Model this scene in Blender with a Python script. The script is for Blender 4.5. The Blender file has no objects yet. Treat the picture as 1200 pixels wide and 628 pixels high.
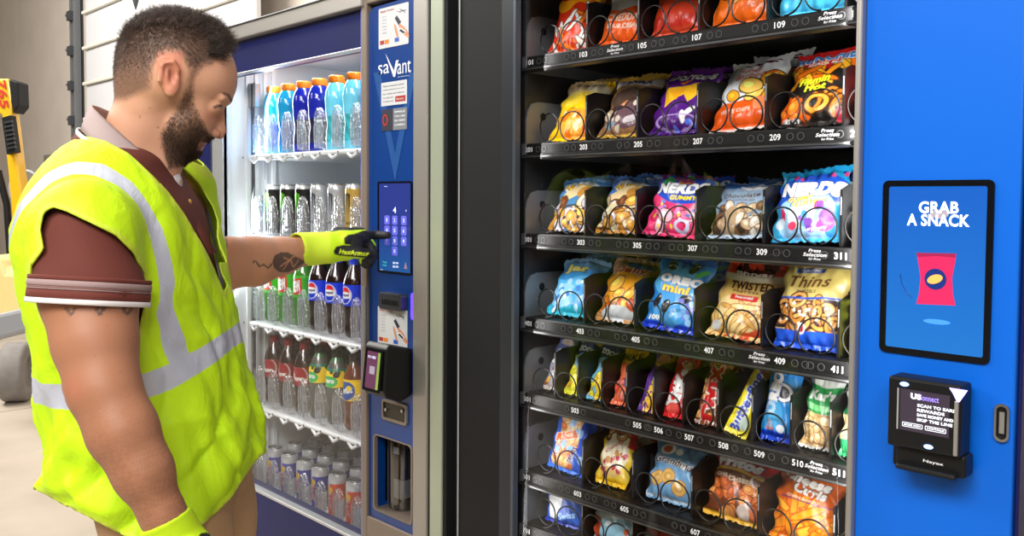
import bpy, bmesh, math, random
import numpy as np
from mathutils import Vector, Matrix
from mathutils.bvhtree import BVHTree
from mathutils import noise as mnoise

SC = bpy.context.scene
COL = SC.collection
rnd = random.Random(7)
PI = math.pi

# ------------------------------------------------------------------ camera
F = 1030.0
PITCH = math.radians(2.4)
ROLL_ = 0.0064
PY0 = 227 + .0064*997 + F * math.tan(PITCH)
CAM = Vector((0.0, -1.25, 1.32))
YAW = math.atan2(997.0, F)
fh = Vector((-math.cos(YAW), math.sin(YAW), 0)) if False else Vector((-math.sin(YAW + (PI/2 - 2*YAW)), math.cos(YAW + (PI/2 - 2*YAW)), 0))
# forward direction: the machines run off to the left, about 46 degrees from the view
fh = Vector((-0.7185, 0.6955, 0)).normalized()
RV = Vector((fh.y, -fh.x, 0))
FV = (fh * math.cos(PITCH) + Vector((0, 0, -math.sin(PITCH)))).normalized()
UV = RV.cross(FV).normalized()
HV = RV.copy()   # level direction to the right of the view
RV, UV = RV*math.cos(ROLL_) + UV*math.sin(ROLL_), UV*math.cos(ROLL_) - RV*math.sin(ROLL_)

def ray(px, py):
    return FV + RV * ((px - 600) / F) + UV * ((PY0 - py) / F)

def PYp(px, py, Y=0.0):
    """point of the plane y=Y that a measured position of the photo falls on"""
    d = ray(px, py); k = (Y - CAM.y) / d.y
    return CAM + d * k

def PXp(px, py, X):
    d = ray(px, py); k = (X - CAM.x) / d.x
    return CAM + d * k

def PQ(px, py, q):
    d = ray(px, py); h = d.dot(fh)
    return CAM + d * (q / h)

cam_d = bpy.data.cameras.new('camera'); cam = bpy.data.objects.new('camera', cam_d); COL.objects.link(cam)
m = Matrix((( RV.x, UV.x, -FV.x), (RV.y, UV.y, -FV.y), (RV.z, UV.z, -FV.z))).to_4x4()
m.translation = CAM
cam.matrix_world = m
cam_d.sensor_width = 36; cam_d.lens = F / 1200 * 36
cam_d.shift_y = -(314 - PY0) / 1200
cam_d.clip_start = 0.05; cam_d.clip_end = 100
SC.camera = cam

# ------------------------------------------------------------------ materials
def lin(c):
    return tuple(((v / 255) / 12.92 if v <= 10 else ((v / 255 + .055) / 1.055) ** 2.4) for v in c)

MATS = {}
def mat(name, rgb=(128, 128, 128), rough=.5, metal=0., coat=0., bump=0., bscale=60., var=0., vscale=8., spec=.5, emit=0., attr=None, bdist=.002, sheen=0., aniso=None):
    if name in MATS: return MATS[name]
    M = bpy.data.materials.new(name); M.use_nodes = True
    nt = M.node_tree; N = nt.nodes; L = nt.links
    b = N['Principled BSDF']
    c = lin(rgb)
    b.inputs['Base Color'].default_value = (*c, 1)
    b.inputs['Roughness'].default_value = rough
    b.inputs['Metallic'].default_value = metal
    b.inputs['Coat Weight'].default_value = coat
    b.inputs['Coat Roughness'].default_value = .08
    b.inputs['Specular IOR Level'].default_value = spec
    if sheen: b.inputs['Sheen Weight'].default_value = sheen
    src = None
    if attr:
        a = N.new('ShaderNodeVertexColor'); a.layer_name = attr; src = a.outputs[0]
        L.new(src, b.inputs['Base Color'])
    if var or bump:
        tc = N.new('ShaderNodeTexCoord')
    if var:
        n = N.new('ShaderNodeTexNoise'); n.inputs['Scale'].default_value = vscale; n.inputs['Detail'].default_value = 5
        L.new(tc.outputs['Object'], n.inputs['Vector'])
        mx = N.new('ShaderNodeMixRGB'); mx.blend_type = 'MULTIPLY'; mx.inputs[0].default_value = 1
        r = N.new('ShaderNodeMapRange'); r.inputs[1].default_value = .3; r.inputs[2].default_value = .7
        r.inputs[3].default_value = 1 - var; r.inputs[4].default_value = 1 + var
        L.new(n.outputs[0], r.inputs[0]); L.new(r.outputs[0], mx.inputs[2])
        if src: L.new(src, mx.inputs[1])
        else: mx.inputs[1].default_value = (*c, 1)
        L.new(mx.outputs[0], b.inputs['Base Color'])
    if bump:
        n2 = N.new('ShaderNodeTexNoise'); n2.inputs['Scale'].default_value = bscale; n2.inputs['Detail'].default_value = 4
        mp = N.new('ShaderNodeMapping')
        if aniso: mp.inputs['Scale'].default_value = aniso
        L.new(tc.outputs['Object'], mp.inputs[0]); L.new(mp.outputs[0], n2.inputs['Vector'])
        bp = N.new('ShaderNodeBump'); bp.inputs['Strength'].default_value = bump; bp.inputs['Distance'].default_value = bdist
        L.new(n2.outputs[0], bp.inputs['Height']); L.new(bp.outputs[0], b.inputs['Normal'])
    if emit:
        b.inputs['Emission Color'].default_value = (*c, 1); b.inputs['Emission Strength'].default_value = emit
    MATS[name] = M
    return M

def clear_mat(name, tint=(255, 255, 255), gl=.12, rough=.05, bump=0., bscale=40., body=0.):
    if name in MATS: return MATS[name]
    M = bpy.data.materials.new(name); M.use_nodes = True
    nt = M.node_tree; N = nt.nodes; L = nt.links
    N.remove(N['Principled BSDF'])
    out = N['Material Output']
    t = N.new('ShaderNodeBsdfTransparent'); t.inputs[0].default_value = (*lin(tint), 1)
    g = N.new('ShaderNodeBsdfGlossy'); g.inputs['Roughness'].default_value = rough
    lw = N.new('ShaderNodeFresnel'); lw.inputs['IOR'].default_value = 1.45
    ad = N.new('ShaderNodeMath'); ad.operation = 'ADD'; ad.inputs[1].default_value = gl; ad.use_clamp = True
    geo = N.new('ShaderNodeNewGeometry'); mi_ = N.new('ShaderNodeMapRange'); mi_.inputs[3].default_value = 1.45; mi_.inputs[4].default_value = 1/1.45
    L.new(geo.outputs['Backfacing'], mi_.inputs[0]); L.new(mi_.outputs[0], lw.inputs['IOR'])
    L.new(lw.outputs[0], ad.inputs[0])
    mx = N.new('ShaderNodeMixShader'); L.new(ad.outputs[0], mx.inputs[0]); L.new(t.outputs[0], mx.inputs[1]); L.new(g.outputs[0], mx.inputs[2])
    last = mx
    if body:
        d = N.new('ShaderNodeBsdfDiffuse'); d.inputs[0].default_value = (.85, .87, .9, 1)
        m2 = N.new('ShaderNodeMixShader'); m2.inputs[0].default_value = body
        L.new(mx.outputs[0], m2.inputs[1]); L.new(d.outputs[0], m2.inputs[2]); last = m2
    L.new(last.outputs[0], out.inputs[0])
    if bump:
        tc = N.new('ShaderNodeTexCoord'); n2 = N.new('ShaderNodeTexNoise'); n2.inputs['Scale'].default_value = bscale
        L.new(tc.outputs['Object'], n2.inputs['Vector'])
        bp = N.new('ShaderNodeBump'); bp.inputs['Strength'].default_value = bump; bp.inputs['Distance'].default_value = .01
        L.new(n2.outputs[0], bp.inputs['Height']); L.new(bp.outputs[0], g.inputs['Normal']); L.new(bp.outputs[0], lw.inputs['Normal'])
    MATS[name] = M
    return M

# ------------------------------------------------------------------ object helpers
def tag(o, label=None, cat=None, group=None, kind=None):
    if label: o['label'] = label
    if cat: o['category'] = cat
    if group: o['group'] = group
    if kind: o['kind'] = kind
    return o

def empty(name, loc=(0, 0, 0), label=None, cat=None, group=None, kind=None):
    o = bpy.data.objects.new(name, None); COL.objects.link(o); o.location = loc
    o.empty_display_size = .05
    return tag(o, label, cat, group, kind)

def copy_tree(o, parent=None):
    c = o.copy(); COL.objects.link(c)
    if parent is not None: c.parent = parent
    for ch in list(o.children): copy_tree(ch, c)
    return c

class MB:
    """collects shapes in one mesh; coordinates are local to the parent's origin"""
    def __init__(s): s.v = []; s.f = []; s.m = []; s.mats = []; s.sm = []
    def mi(s, mt):
        if mt not in s.mats: s.mats.append(mt)
        return s.mats.index(mt)
    def add(s, vs, fs, mt, smooth=False):
        b = len(s.v); s.v.extend([tuple(v) for v in vs]); k = s.mi(mt)
        for f in fs: s.f.append([b + i for i in f]); s.m.append(k); s.sm.append(smooth)
    def box(s, a, b, mt):
        x0, y0, z0 = [min(a[i], b[i]) for i in range(3)]; x1, y1, z1 = [max(a[i], b[i]) for i in range(3)]
        s.add([(x0,y0,z0),(x1,y0,z0),(x1,y1,z0),(x0,y1,z0),(x0,y0,z1),(x1,y0,z1),(x1,y1,z1),(x0,y1,z1)],
              [(0,3,2,1),(4,5,6,7),(0,1,5,4),(1,2,6,5),(2,3,7,6),(3,0,4,7)], mt)
    def tube(s, pts, r, mt, n=8, closed=False, caps=True):
        pts = [Vector(p) for p in pts]; m_ = len(pts); rs = r if isinstance(r, (list, tuple)) else [r] * m_
        vs = []; up = None
        for i, p in enumerate(pts):
            if closed: t = pts[(i+1) % m_] - pts[i-1]
            else: t = pts[min(i+1, m_-1)] - pts[max(i-1, 0)]
            t.normalize()
            if up is None: up = t.orthogonal().normalized()
            up = (up - t * up.dot(t)).normalized(); w = t.cross(up)
            for k in range(n):
                a = 2*PI*k/n; vs.append(p + (up*math.cos(a) + w*math.sin(a)) * rs[i])
        fs = []
        for i in range(m_ if closed else m_-1):
            j = (i+1) % m_
            for k in range(n):
                l = (k+1) % n; fs.append((i*n+k, i*n+l, j*n+l, j*n+k))
        s.add(vs, fs, mt, True)
        if caps and not closed:
            s.add(vs[:n], [tuple(range(n))[::-1]], mt); s.add(vs[-n:], [tuple(range(n))], mt)
    def lathe(s, prof, mt, c=(0,0,0), n=24, axis='z'):
        vs = []; fs = []
        for (r, z) in prof:
            for k in range(n):
                a = 2*PI*k/n; x, y = r*math.cos(a), r*math.sin(a)
                p = (x, y, z) if axis == 'z' else ((x, z, y) if axis == 'y' else (z, x, y))
                vs.append((p[0]+c[0], p[1]+c[1], p[2]+c[2]))
        for i in range(len(prof)-1):
            for k in range(n):
                l = (k+1) % n; fs.append((i*n+k, i*n+l, (i+1)*n+l, (i+1)*n+k))
        s.add(vs, fs, mt, True)
        if prof[0][0] > 1e-5: s.add(vs[:n], [tuple(range(n))[::-1]], mt)
        if prof[-1][0] > 1e-5: s.add(vs[-n:], [tuple(range(n))], mt)
    def prism(s, poly, o, ex, ey, ez, mt):
        """polygon (list of 2D) on axes ex,ey from o, extruded by vector ez"""
        o = Vector(o); ex = Vector(ex); ey = Vector(ey); ez = Vector(ez); n = len(poly)
        a = [o + ex*x + ey*y for x, y in poly]; b = [p + ez for p in a]
        s.add(a + b, [tuple(range(n))[::-1], tuple(range(n, 2*n))] + [(i, (i+1) % n, n+(i+1) % n, n+i) for i in range(n)], mt)
    def ring(s, outer, inner, o, ex, ey, ez, mt):
        o = Vector(o); ex = Vector(ex); ey = Vector(ey); ez = Vector(ez); n = len(outer)
        vs = [o+ex*x+ey*y for x, y in outer] + [o+ex*x+ey*y for x, y in inner]; vs += [p+ez for p in vs]
        fs = []
        for i in range(n):
            j = (i+1) % n
            fs += [(i, n+i, n+j, j), (2*n+i, 2*n+j, 3*n+j, 3*n+i), (i, j, 2*n+j, 2*n+i), (n+j, n+i, 3*n+i, 3*n+j)]
        s.add(vs, fs, mt)
    def text(s, txt, o, ex, ey, w, h, mt, bold=0, shear=0, cx=True, keep=False):
        """text stretched over a w x h box centred on o"""
        vs, ts, bw, bh = text_mesh(txt, bold, shear)
        o = Vector(o); ex = Vector(ex); ey = Vector(ey)
        if keep: k = min(w/bw, h/bh); w, h = bw*k, bh*k
        s.add([o + ex*((x/bw-.5)*w) + ey*((y/bh-.5)*h) for x, y in vs], ts, mt)
    def build(s, name, parent=None, bevel=0, seg=2, smooth=None, loc=None):
        me = bpy.data.meshes.new(name); me.from_pydata(s.v, [], s.f)
        for mt in s.mats: me.materials.append(mt)
        me.polygons.foreach_set('material_index', s.m); me.polygons.foreach_set('use_smooth', s.sm if smooth is None else [smooth]*len(s.m))
        me.update()
        o = bpy.data.objects.new(name, me); COL.objects.link(o)
        if parent is not None: o.parent = parent
        if loc is not None: o.location = loc
        if bevel:
            b = o.modifiers.new('bevel', 'BEVEL'); b.width = bevel; b.segments = seg; b.limit_method = 'ANGLE'; b.angle_limit = .6
            b.harden_normals = False
        return o

def rrect(w, h, r, n=5, cx=0, cy=0):
    pts = []
    for (sx, sy, a0) in ((1, 1, 0), (-1, 1, 90), (-1, -1, 180), (1, -1, 270)):
        for k in range(n+1):
            a = math.radians(a0 + 90*k/n)
            pts.append((cx + sx*(w/2-r) + r*math.cos(a), cy + sy*(h/2-r) + r*math.sin(a)))
    return pts
def ell(rx, ry, n=24, cx=0, cy=0, rot=0):
    c, s_ = math.cos(rot), math.sin(rot)
    return [(cx + rx*math.cos(2*PI*k/n)*c - ry*math.sin(2*PI*k/n)*s_, cy + rx*math.cos(2*PI*k/n)*s_ + ry*math.sin(2*PI*k/n)*c) for k in range(n)]

_TX = {}
def text_mesh(txt, bold=0, shear=0):
    key = (txt, bold, shear)
    if key in _TX: return _TX[key]
    cu = bpy.data.curves.new('t', 'FONT'); cu.body = txt; cu.size = 1; cu.offset = bold; cu.shear = shear; cu.resolution_u = 3
    cu.align_x = 'CENTER'; cu.space_line = .85
    if bold: cu.space_character = 1 + bold*1.6
    o = bpy.data.objects.new('t', cu); COL.objects.link(o)
    dg = bpy.context.evaluated_depsgraph_get(); me = bpy.data.meshes.new_from_object(o.evaluated_get(dg))
    me.calc_loop_triangles()
    vs = np.array([v.co[:2] for v in me.vertices]); ts = [tuple(t.vertices) for t in me.loop_triangles]
    mn = vs.min(0); mx = vs.max(0); vs = vs - mn
    # keep the faces turned one way
    out = []
    for a, b, c in ts:
        A, B, C_ = vs[a], vs[b], vs[c]
        if (B[0]-A[0])*(C_[1]-A[1]) - (B[1]-A[1])*(C_[0]-A[0]) < 0: a, b = b, a
        out.append((a, b, c))
    bpy.data.objects.remove(o); bpy.data.meshes.remove(me); bpy.data.curves.remove(cu)
    _TX[key] = (vs, out, float(mx[0]-mn[0]), float(mx[1]-mn[1]))
    return _TX[key]

def np_mesh(name, V, Fc, col=None, mt=None, parent=None, smooth=True, attrs=None):
    """numpy arrays -> object"""
    me = bpy.data.meshes.new(name)
    V = np.asarray(V, np.float32); Fc = np.asarray(Fc, np.int32)
    nf, k = Fc.shape
    me.vertices.add(len(V)); me.vertices.foreach_set('co', V.ravel())
    me.loops.add(nf*k); me.loops.foreach_set('vertex_index', Fc.ravel())
    me.polygons.add(nf); me.polygons.foreach_set('loop_start', np.arange(0, nf*k, k, dtype=np.int32))
    me.update(calc_edges=True)
    me.polygons.foreach_set('use_smooth', [smooth]*nf)
    if col is not None:
        a = me.color_attributes.new('Col', 'FLOAT_COLOR', 'POINT')
        c4 = np.ones((len(V), 4), np.float32); c4[:, :3] = col; a.data.foreach_set('color', c4.ravel())
    for nm, arr in (attrs or {}).items():
        a = me.attributes.new(nm, 'FLOAT', 'POINT'); a.data.foreach_set('value', np.asarray(arr, np.float32))
    if mt: me.materials.append(mt)
    me.validate()
    o = bpy.data.objects.new(name, me); COL.objects.link(o)
    if parent is not None: o.parent = parent
    return o

# ------------------------------------------------------------------ print painter
def slin(c):
    c = np.array(c, float)/255.; return np.where(c <= .04045, c/12.92, ((c+.055)/1.055)**2.4)

class Art:
    """a printed design, painted on a fine grid of mesh points (u right, v up, both 0..1)"""
    def __init__(s, w, h, base, res=.0011):
        s.w, s.h = w, h
        s.nx = max(8, int(w/res)); s.ny = max(8, int(h/res)); s.SS = 2
        s.W = s.nx*s.SS; s.H = s.ny*s.SS
        s.img = np.zeros((s.H, s.W, 3)); s.img[:] = slin(base)
        s.U, s.V = np.meshgrid((np.arange(s.W)+.5)/s.W, (np.arange(s.H)+.5)/s.H)
        s.r = np.random.RandomState(int(w*1e4) + int(h*1e5) + sum(base))
    def put(s, mask, c, a=1.):
        mask = mask.astype(float)*a; s.img = s.img*(1-mask[..., None]) + slin(c)*mask[..., None]
    def band(s, v0, v1, c, wave=0, freq=1., u0=0, u1=1, slope=0):
        w = wave*np.sin(s.U*2*PI*freq) + slope*(s.U-.5)
        s.put((s.V+w > v0) & (s.V+w < v1) & (s.U >= u0) & (s.U <= u1), c)
    def grad(s, v0, v1, c0, c1):
        t = np.clip((s.V-v0)/(v1-v0), 0, 1)[..., None]; m_ = ((s.V >= v0) & (s.V <= v1))[..., None]
        s.img = np.where(m_, slin(c0)*(1-t)+slin(c1)*t, s.img)
    def ell(s, cx, cy, rx, ry, c, rot=0, a=1.):
        x = (s.U-cx)*s.w; y = (s.V-cy)*s.h; cr, sr = math.cos(rot), math.sin(rot)
        X = x*cr+y*sr; Y = -x*sr+y*cr
        s.put((X/(rx*s.w))**2 + (Y/(ry*s.w))**2 < 1, c, a)
    def ringe(s, cx, cy, rx, ry, c, th=.25, rot=0):
        x = (s.U-cx)*s.w; y = (s.V-cy)*s.h; cr, sr = math.cos(rot), math.sin(rot)
        X = x*cr+y*sr; Y = -x*sr+y*cr; d = (X/(rx*s.w))**2 + (Y/(ry*s.w))**2
        s.put((d < 1) & (d > (1-th)**2), c)
    def rect(s, cx, cy, w, h, c, rot=0):
        x = (s.U-cx)*s.w; y = (s.V-cy)*s.h; cr, sr = math.cos(rot), math.sin(rot)
        X = x*cr+y*sr; Y = -x*sr+y*cr
        s.put((abs(X) < w*s.w/2) & (abs(Y) < h*s.h/2), c)
    def poly(s, pts, c):
        ins = np.zeros(s.U.shape, bool); n = len(pts)
        for i in range(n):
            x0, y0 = pts[i]; x1, y1 = pts[(i+1) % n]
            if y0 == y1: continue
            cond = ((y0 > s.V) != (y1 > s.V)) & (s.U < (x1-x0)*(s.V-y0)/(y1-y0)+x0); ins ^= cond
        s.put(ins, c)
    def food(s, u0, u1, v0, v1, n, cols, size, kind='chip', back=None, edge=(70, 35, 10)):
        """pieces of food printed (or seen) on the wrapper; size in metres"""
        if back is not None: s.rect((u0+u1)/2, (v0+v1)/2, u1-u0, v1-v0, back)
        for i in range(n):
            cx = s.r.uniform(u0, u1); cy = s.r.uniform(v0, v1); r = size*s.r.uniform(.7, 1.25)/s.w; a = s.r.uniform(0, PI)
            c = cols[s.r.randint(len(cols))]
            if kind == 'ring':
                s.ringe(cx, cy, r*1.15, r*.95, edge, .55, a); s.ringe(cx, cy, r, r*.8, c, .38, a)
            elif kind == 'stick':
                s.ell(cx, cy, r*2.3, r*.5, edge, a); s.ell(cx, cy, r*2.1, r*.36, c, a)
            else:
                s.ell(cx, cy, r*1.1, r*.8, edge, a); s.ell(cx, cy, r, r*.68, c, a)
                s.ell(cx-r*.2, cy+r*.1, r*.45, r*.28, tuple(min(255, int(k*1.2)+12) for k in c), a)
    def speck(s, n, cols, size, u0=0, u1=1, v0=0, v1=1):
        for i in range(n):
            s.ell(s.r.uniform(u0, u1), s.r.uniform(v0, v1), size/s.w, size*s.r.uniform(.5, 1)/s.w, cols[s.r.randint(len(cols))], s.r.uniform(0, PI))
    def text(s, txt, cx, cy, w, h, c, bold=.03, shear=0, rot=0, out=None, ob=.05):
        if out is not None: s._text(txt, cx, cy, w*1.06, h*1.12, out, bold+ob, shear, rot)
        s._text(txt, cx, cy, w, h, c, bold, shear, rot)
    def _text(s, txt, cx, cy, w, h, c, bold, shear, rot):
        vs, ts, bw, bh = text_mesh(txt, bold, shear)
        x = (vs[:, 0]/bw-.5)*w*s.w; y = (vs[:, 1]/bh-.5)*h*s.h
        cr, sr = math.cos(rot), math.sin(rot)
        X = ((x*cr-y*sr)/s.w+cx)*s.W-.5; Y = ((x*sr+y*cr)/s.h+cy)*s.H-.5
        cl = slin(c)
        for a, b, d in ts:
            xs = X[[a, b, d]]; ys = Y[[a, b, d]]
            i0 = max(0, int(math.floor(xs.min()))); i1 = min(s.W-1, int(math.ceil(xs.max())))
            j0 = max(0, int(math.floor(ys.min()))); j1 = min(s.H-1, int(math.ceil(ys.max())))
            if i1 < i0 or j1 < j0: continue
            gx, gy = np.meshgrid(np.arange(i0, i1+1), np.arange(j0, j1+1))
            def e(p, q): return (xs[q]-xs[p])*(gy-ys[p])-(ys[q]-ys[p])*(gx-xs[p])
            w0, w1, w2 = e(0, 1), e(1, 2), e(2, 0)
            m_ = ((w0 >= 0) & (w1 >= 0) & (w2 >= 0)) | ((w0 <= 0) & (w1 <= 0) & (w2 <= 0))
            s.img[j0:j1+1, i0:i1+1][m_] = cl
    def grid(s):
        g = s.img.reshape(s.ny, s.SS, s.nx, s.SS, 3).mean((1, 3)); return g
# ================================================================== materials of the place
blackp = mat('black_powder_coat', (30, 31, 33), .38, bump=.15, bscale=400)
blackf = mat('black_frame', (25, 25, 27), .6, spec=.25)
dgrey = mat('dark_grey_metal', (52, 55, 60), .4)
tray_m = mat('tray_black', (13, 13, 14), .45, spec=.35)
divm = mat('divider_black', (10, 10, 11), .35, spec=.35)
lip_m = mat('lip_aluminium', (105, 106, 108), .35, metal=.8)
wirem = mat('black_wire', (10, 10, 11), .3, spec=.5)
white_t = mat('white_print', (235, 236, 238), .5)
faint_t = mat('grey_print', (70, 72, 74), .5)
alu = mat('brushed_aluminium', (176, 172, 166), .42, metal=.7, bump=.1, bscale=30, aniso=(40, 40, 1))
alul = mat('light_aluminium', (200, 203, 206), .35, metal=.6)
bronze = mat('bronze_plastic', (142, 128, 116), .42, metal=.35)
greenm = mat('polished_edge', (176, 184, 164), .35, metal=.35)
blue = mat('bright_blue_panel', (0, 100, 212), .42, spec=.35)
blue_d = mat('deep_blue_panel', (6, 58, 132), .3, coat=.3)
blue_v = mat('blue_panel_light_mark', (38, 84, 150), .3, coat=.3)
navy = mat('navy_door', (17, 25, 84), .4, spec=.25, var=.12, vscale=3)
lav = mat('violet_edge', (110, 118, 200), .35)
liner = mat('white_liner', (214, 219, 223), .45)
shelfw = mat('white_shelf_plastic', (222, 226, 230), .3, spec=.6)
wallm = mat('beige_grey_wall', (216, 205, 194), .85, var=.05, vscale=2, bump=.1, bscale=12)
wallp = mat('wall_patch_paint', (150, 140, 130), .85)
floorm = mat('worn_concrete', (176, 165, 150), .6, var=.1, vscale=3, bump=.15, bscale=9)
jointm = mat('floor_joint', (150, 138, 124), .8)
doorm = mat('white_door_panel', (204, 205, 208), .5, bump=.08, bscale=8)
steel = mat('galvanised_steel', (150, 154, 158), .4, metal=.7)
glassm = clear_mat('clear_glass', gl=-.02, rough=.0)
gatem = clear_mat('clear_plastic', (250, 252, 255), gl=.2, rough=.12, bump=.9, bscale=90, body=.07)

def emis(name, rgb, k): return mat(name, rgb, .3, emit=k)

# ================================================================== the setting
D0 = Vector((0, 0, 0))
b = MB(); b.box((-16, -9, -.1), (6, 2.4, 0), floorm)
for k in range(7): b.box((-16 , -8.2 + 1.5*k, 0), (6, -8.185 + 1.5*k, .0012), jointm)
for k in range(7): b.box((-15 + 3*k, -9, 0), (-14.985 + 3*k, 2.4, .0012), jointm)
fl = b.build('floor'); tag(fl, kind='structure')
WY = 2.4
b = MB(); b.box((-16, WY, -.1), (6, WY+.2, 5.2), wallm)
p0 = PYp(53, 182, WY); p1 = PYp(101, 222, WY)
b.box((p0.x, WY-.02, p1.z), (p1.x, WY, p0.z), wallp)
w = b.build('wall_back'); tag(w, kind='structure')
b = MB(); b.box((-16.2, -9, -.1), (-16, 2.6, 5.2), wallm); tag(b.build('wall_left'), kind='structure')
b = MB(); b.box((6, -9, -.1), (6.2, 2.6, 5.2), wallm); tag(b.build('wall_right'), kind='structure')
b = MB(); b.box((-16.2, -9.2, -.1), (6.2, -9, 5.2), mat('dark_hall_wall', (96, 92, 88), .9)); tag(b.build('wall_front'), kind='structure')
b = MB(); b.box((-16.2, -9.2, 5.2), (6.2, 2.6, 5.3), mat('ceiling_paint', (190, 188, 184), .9)); tag(b.build('ceiling'), kind='structure')

# sectional garage door behind the man
GY = WY - .35
g = empty('garage_door', PYp(110, 395, GY), 'white horizontal ribbed garage door on steel track behind the man\'s head', 'garage door')
g.location.z = 0
off = -g.location
xl = PYp(101, 100, GY).x; xr = PYp(300, 100, GY).x
ribs = [PYp(101, y, GY).z for y in (140, 95, 55, 15)]
pz = (ribs[3] - ribs[0]) / 3
zs = [ribs[0] + pz*k for k in range(-1, 8)]
b = MB()
for k, z in enumerate(zs):
    z0 = max(z + .02, .02)
    b.box((xl, GY, z0), (xr, GY+.05, z + pz - .02), doorm)
b2 = b.build('door_sections', g, bevel=.012, loc=off)
b = MB()
for z in zs:
    b.box((xl - .02, GY-.035, z-.018), (xr, GY+.03, z+.018), mat('cream_rib', (216, 212, 200), .5))
b.build('rib', g, bevel=.008, loc=off)
b = MB(); xt = PYp(88, 100, GY).x
b.box((xt, GY-.05, 0), (xt+.05, GY+.04, 4.6), steel); b.box((xt+.1, GY-.05, 0), (xt+.14, GY+.02, 4.6), steel); b.box((xt, GY+.03, 0), (xt+.14, GY+.05, 4.6), dgrey)
b.build('track', g, loc=off)
for z in zs:
    b = MB(); b.box((xt+.03, GY-.09, z-.05), (xt+.13, GY-.05, z+.05), dgrey); b.tube([(xt-.03, GY-.07, z+.02), (xt+.12, GY-.07, z+.02)], .018, steel)
    b.build('roller_bracket', g, loc=off)
# small black hook hanging in front of the door
hk = PYp(159, 5, GY-.15); b = MB(); 
b.tube([hk+Vector((0,0,.16)), hk+Vector((0,0,.03)), hk+Vector((.0,0,-.05))], [.03, .028, .004], dgrey)
b.tube([hk+Vector((0,0,.12)), hk+Vector((-.02,.03,1.3))], .012, dgrey)
b.build('door_pull', g, loc=off)
# pipes above the machine
for i, (px, r, m_, lb) in enumerate(((234, .035, steel, 'leftmost of the grey pipes rising above the drinks machine'), (246, .05, steel, 'thick middle grey pipe rising above the drinks machine'), (268, .035, alul, 'thin right grey pipe rising above the drinks machine'))):
    c = PYp(px, 10, WY-.12); b = MB(); b.tube([(c.x, WY-.12, 0), (c.x, WY-.12, 5.0)], r, m_, 14)
    for z in (2.3, 3.2, 4.1): b.tube([(c.x, WY-.12, z), (c.x, WY-.12, z+.05)], r+.012, dgrey, 14)
    tag(b.build('wall_pipe'), lb, 'pipe', 'grey pipes on the back wall')

# ---- forklift at the left edge
ywl = mat('forklift_yellow', (238, 186, 28), .35, coat=.4)
gryw = mat('forklift_grey', (150, 152, 158), .45)
rub = mat('grey_tyre', (128, 124, 122), .75, var=.12, vscale=20)
fq = 5.3
def FP(px, py, q=fq): return PQ(px, py, q)
base = FP(10, 470); base.z = 0
fk = empty('forklift', base, 'yellow and grey forklift with a pale grey tyre, cut by the left edge', 'forklift')
off = -fk.location
def fprism(pix, q, dq, mt, B):
    # a traced outline given its own distance and thickness
    pts = [PQ(x, y, q) for x, y in pix]; n = len(pts); dv = fh*dq
    B.add(pts + [p+dv for p in pts], [tuple(range(n))[::-1], tuple(range(n, 2*n))] + [(i, (i+1) % n, n+(i+1) % n, n+i) for i in range(n)], mt)
b = MB(); fprism([(-6, 92), (10, 92), (14, 118), (14, 135), (27, 240), (26, 300), (14, 318), (8, 320), (14, 260), (9, 200), (2, 135), (-6, 130)], fq-.05, .09, ywl, b)
b.build('overhead_guard', fk, bevel=.012, loc=off)
b = MB(); fprism([(10, 92), (21, 96), (22, 124), (15, 133), (12, 118)], fq-.07, .12, blackf, b)
b.build('guard_cap', fk, bevel=.01, loc=off)
b = MB(); fprism([(2, 138), (12, 135), (18, 178), (8, 181)], fq-.09, .06, blackf, b)
for k in range(7): fprism([(4+k*.7, 143+5*k), (13+k*.7, 141+5*k), (13.3+k*.7, 143+5*k), (4.3+k*.7, 145+5*k)], fq-.1, .02, dgrey, b)
b.build('vent_panel', fk, loc=off)
b = MB(); fprism([(-20, 300), (0, 300), (8, 318), (22, 318), (30, 330), (38, 372), (30, 372), (-20, 385)], fq-.3, .5, mat('forklift_cream', (246, 222, 150), .4), b)
b.build('counterweight', fk, bevel=.03, loc=off)
b = MB(); fprism([(-20, 372), (32, 360), (44, 378), (44, 400), (34, 388), (-20, 404)], fq-.42, .75, gryw, b)
b.build('chassis', fk, bevel=.03, loc=off)
FH_ = fh
def wheel(px, py, r, q, w_):
    c = PQ(px, py, q); t = -RV.cross(Vector((0, 0, 1))); 
    B = MB(); ax = (FH_*.22 + HV*.97); ax = Vector((ax.x, ax.y, 0)).normalized()
    prof = [(.0, .03), (r*.5, .03), (r*.55, .0), (r*.9, .0), (r*.97, .008), (r, .02), (r, w_-.02), (r*.97, w_-.008), (r*.9, w_), (r*.55, w_), (r*.5, w_-.03), (0, w_-.03)]
    B.lathe(prof, rub, n=32, axis='z'); o_ = B.build('wheel', fk)
    q_ = ax.to_track_quat('Z', 'Y'); o_.rotation_mode = 'QUATERNION'; o_.rotation_quaternion = q_; o_.location = Vector((c.x, c.y, r)) + off
    return o_
wheel(5, 436, .19, 5.6, .15); wheel(36, 424, .13, 5.9, .07)
b = MB(); b.tube([PQ(-2, 200, fq), PQ(8, 240, fq), PQ(12, 300, fq)], .02, blackf, 8)
c_ = PQ(30, 222, fq+.4); b.tube([c_ + Vector((RV.x*math.cos(a)*.1, RV.y*math.cos(a)*.1, math.sin(a)*.12)) for a in np.linspace(0, 2*PI, 20, endpoint=False)], .012, gryw, 8, closed=True)
b.build('steering_wheel', fk, loc=off)
b = MB(); nt_ = mat('red_print', (190, 50, 30), .5); c_ = PQ(3, 110, fq-.056)
b.text('765', c_, (RV*.12 + Vector((0, 0, -.99))).normalized(), RV, .17, .055, nt_, .03); b.build('number_decal', fk, loc=off)

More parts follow.
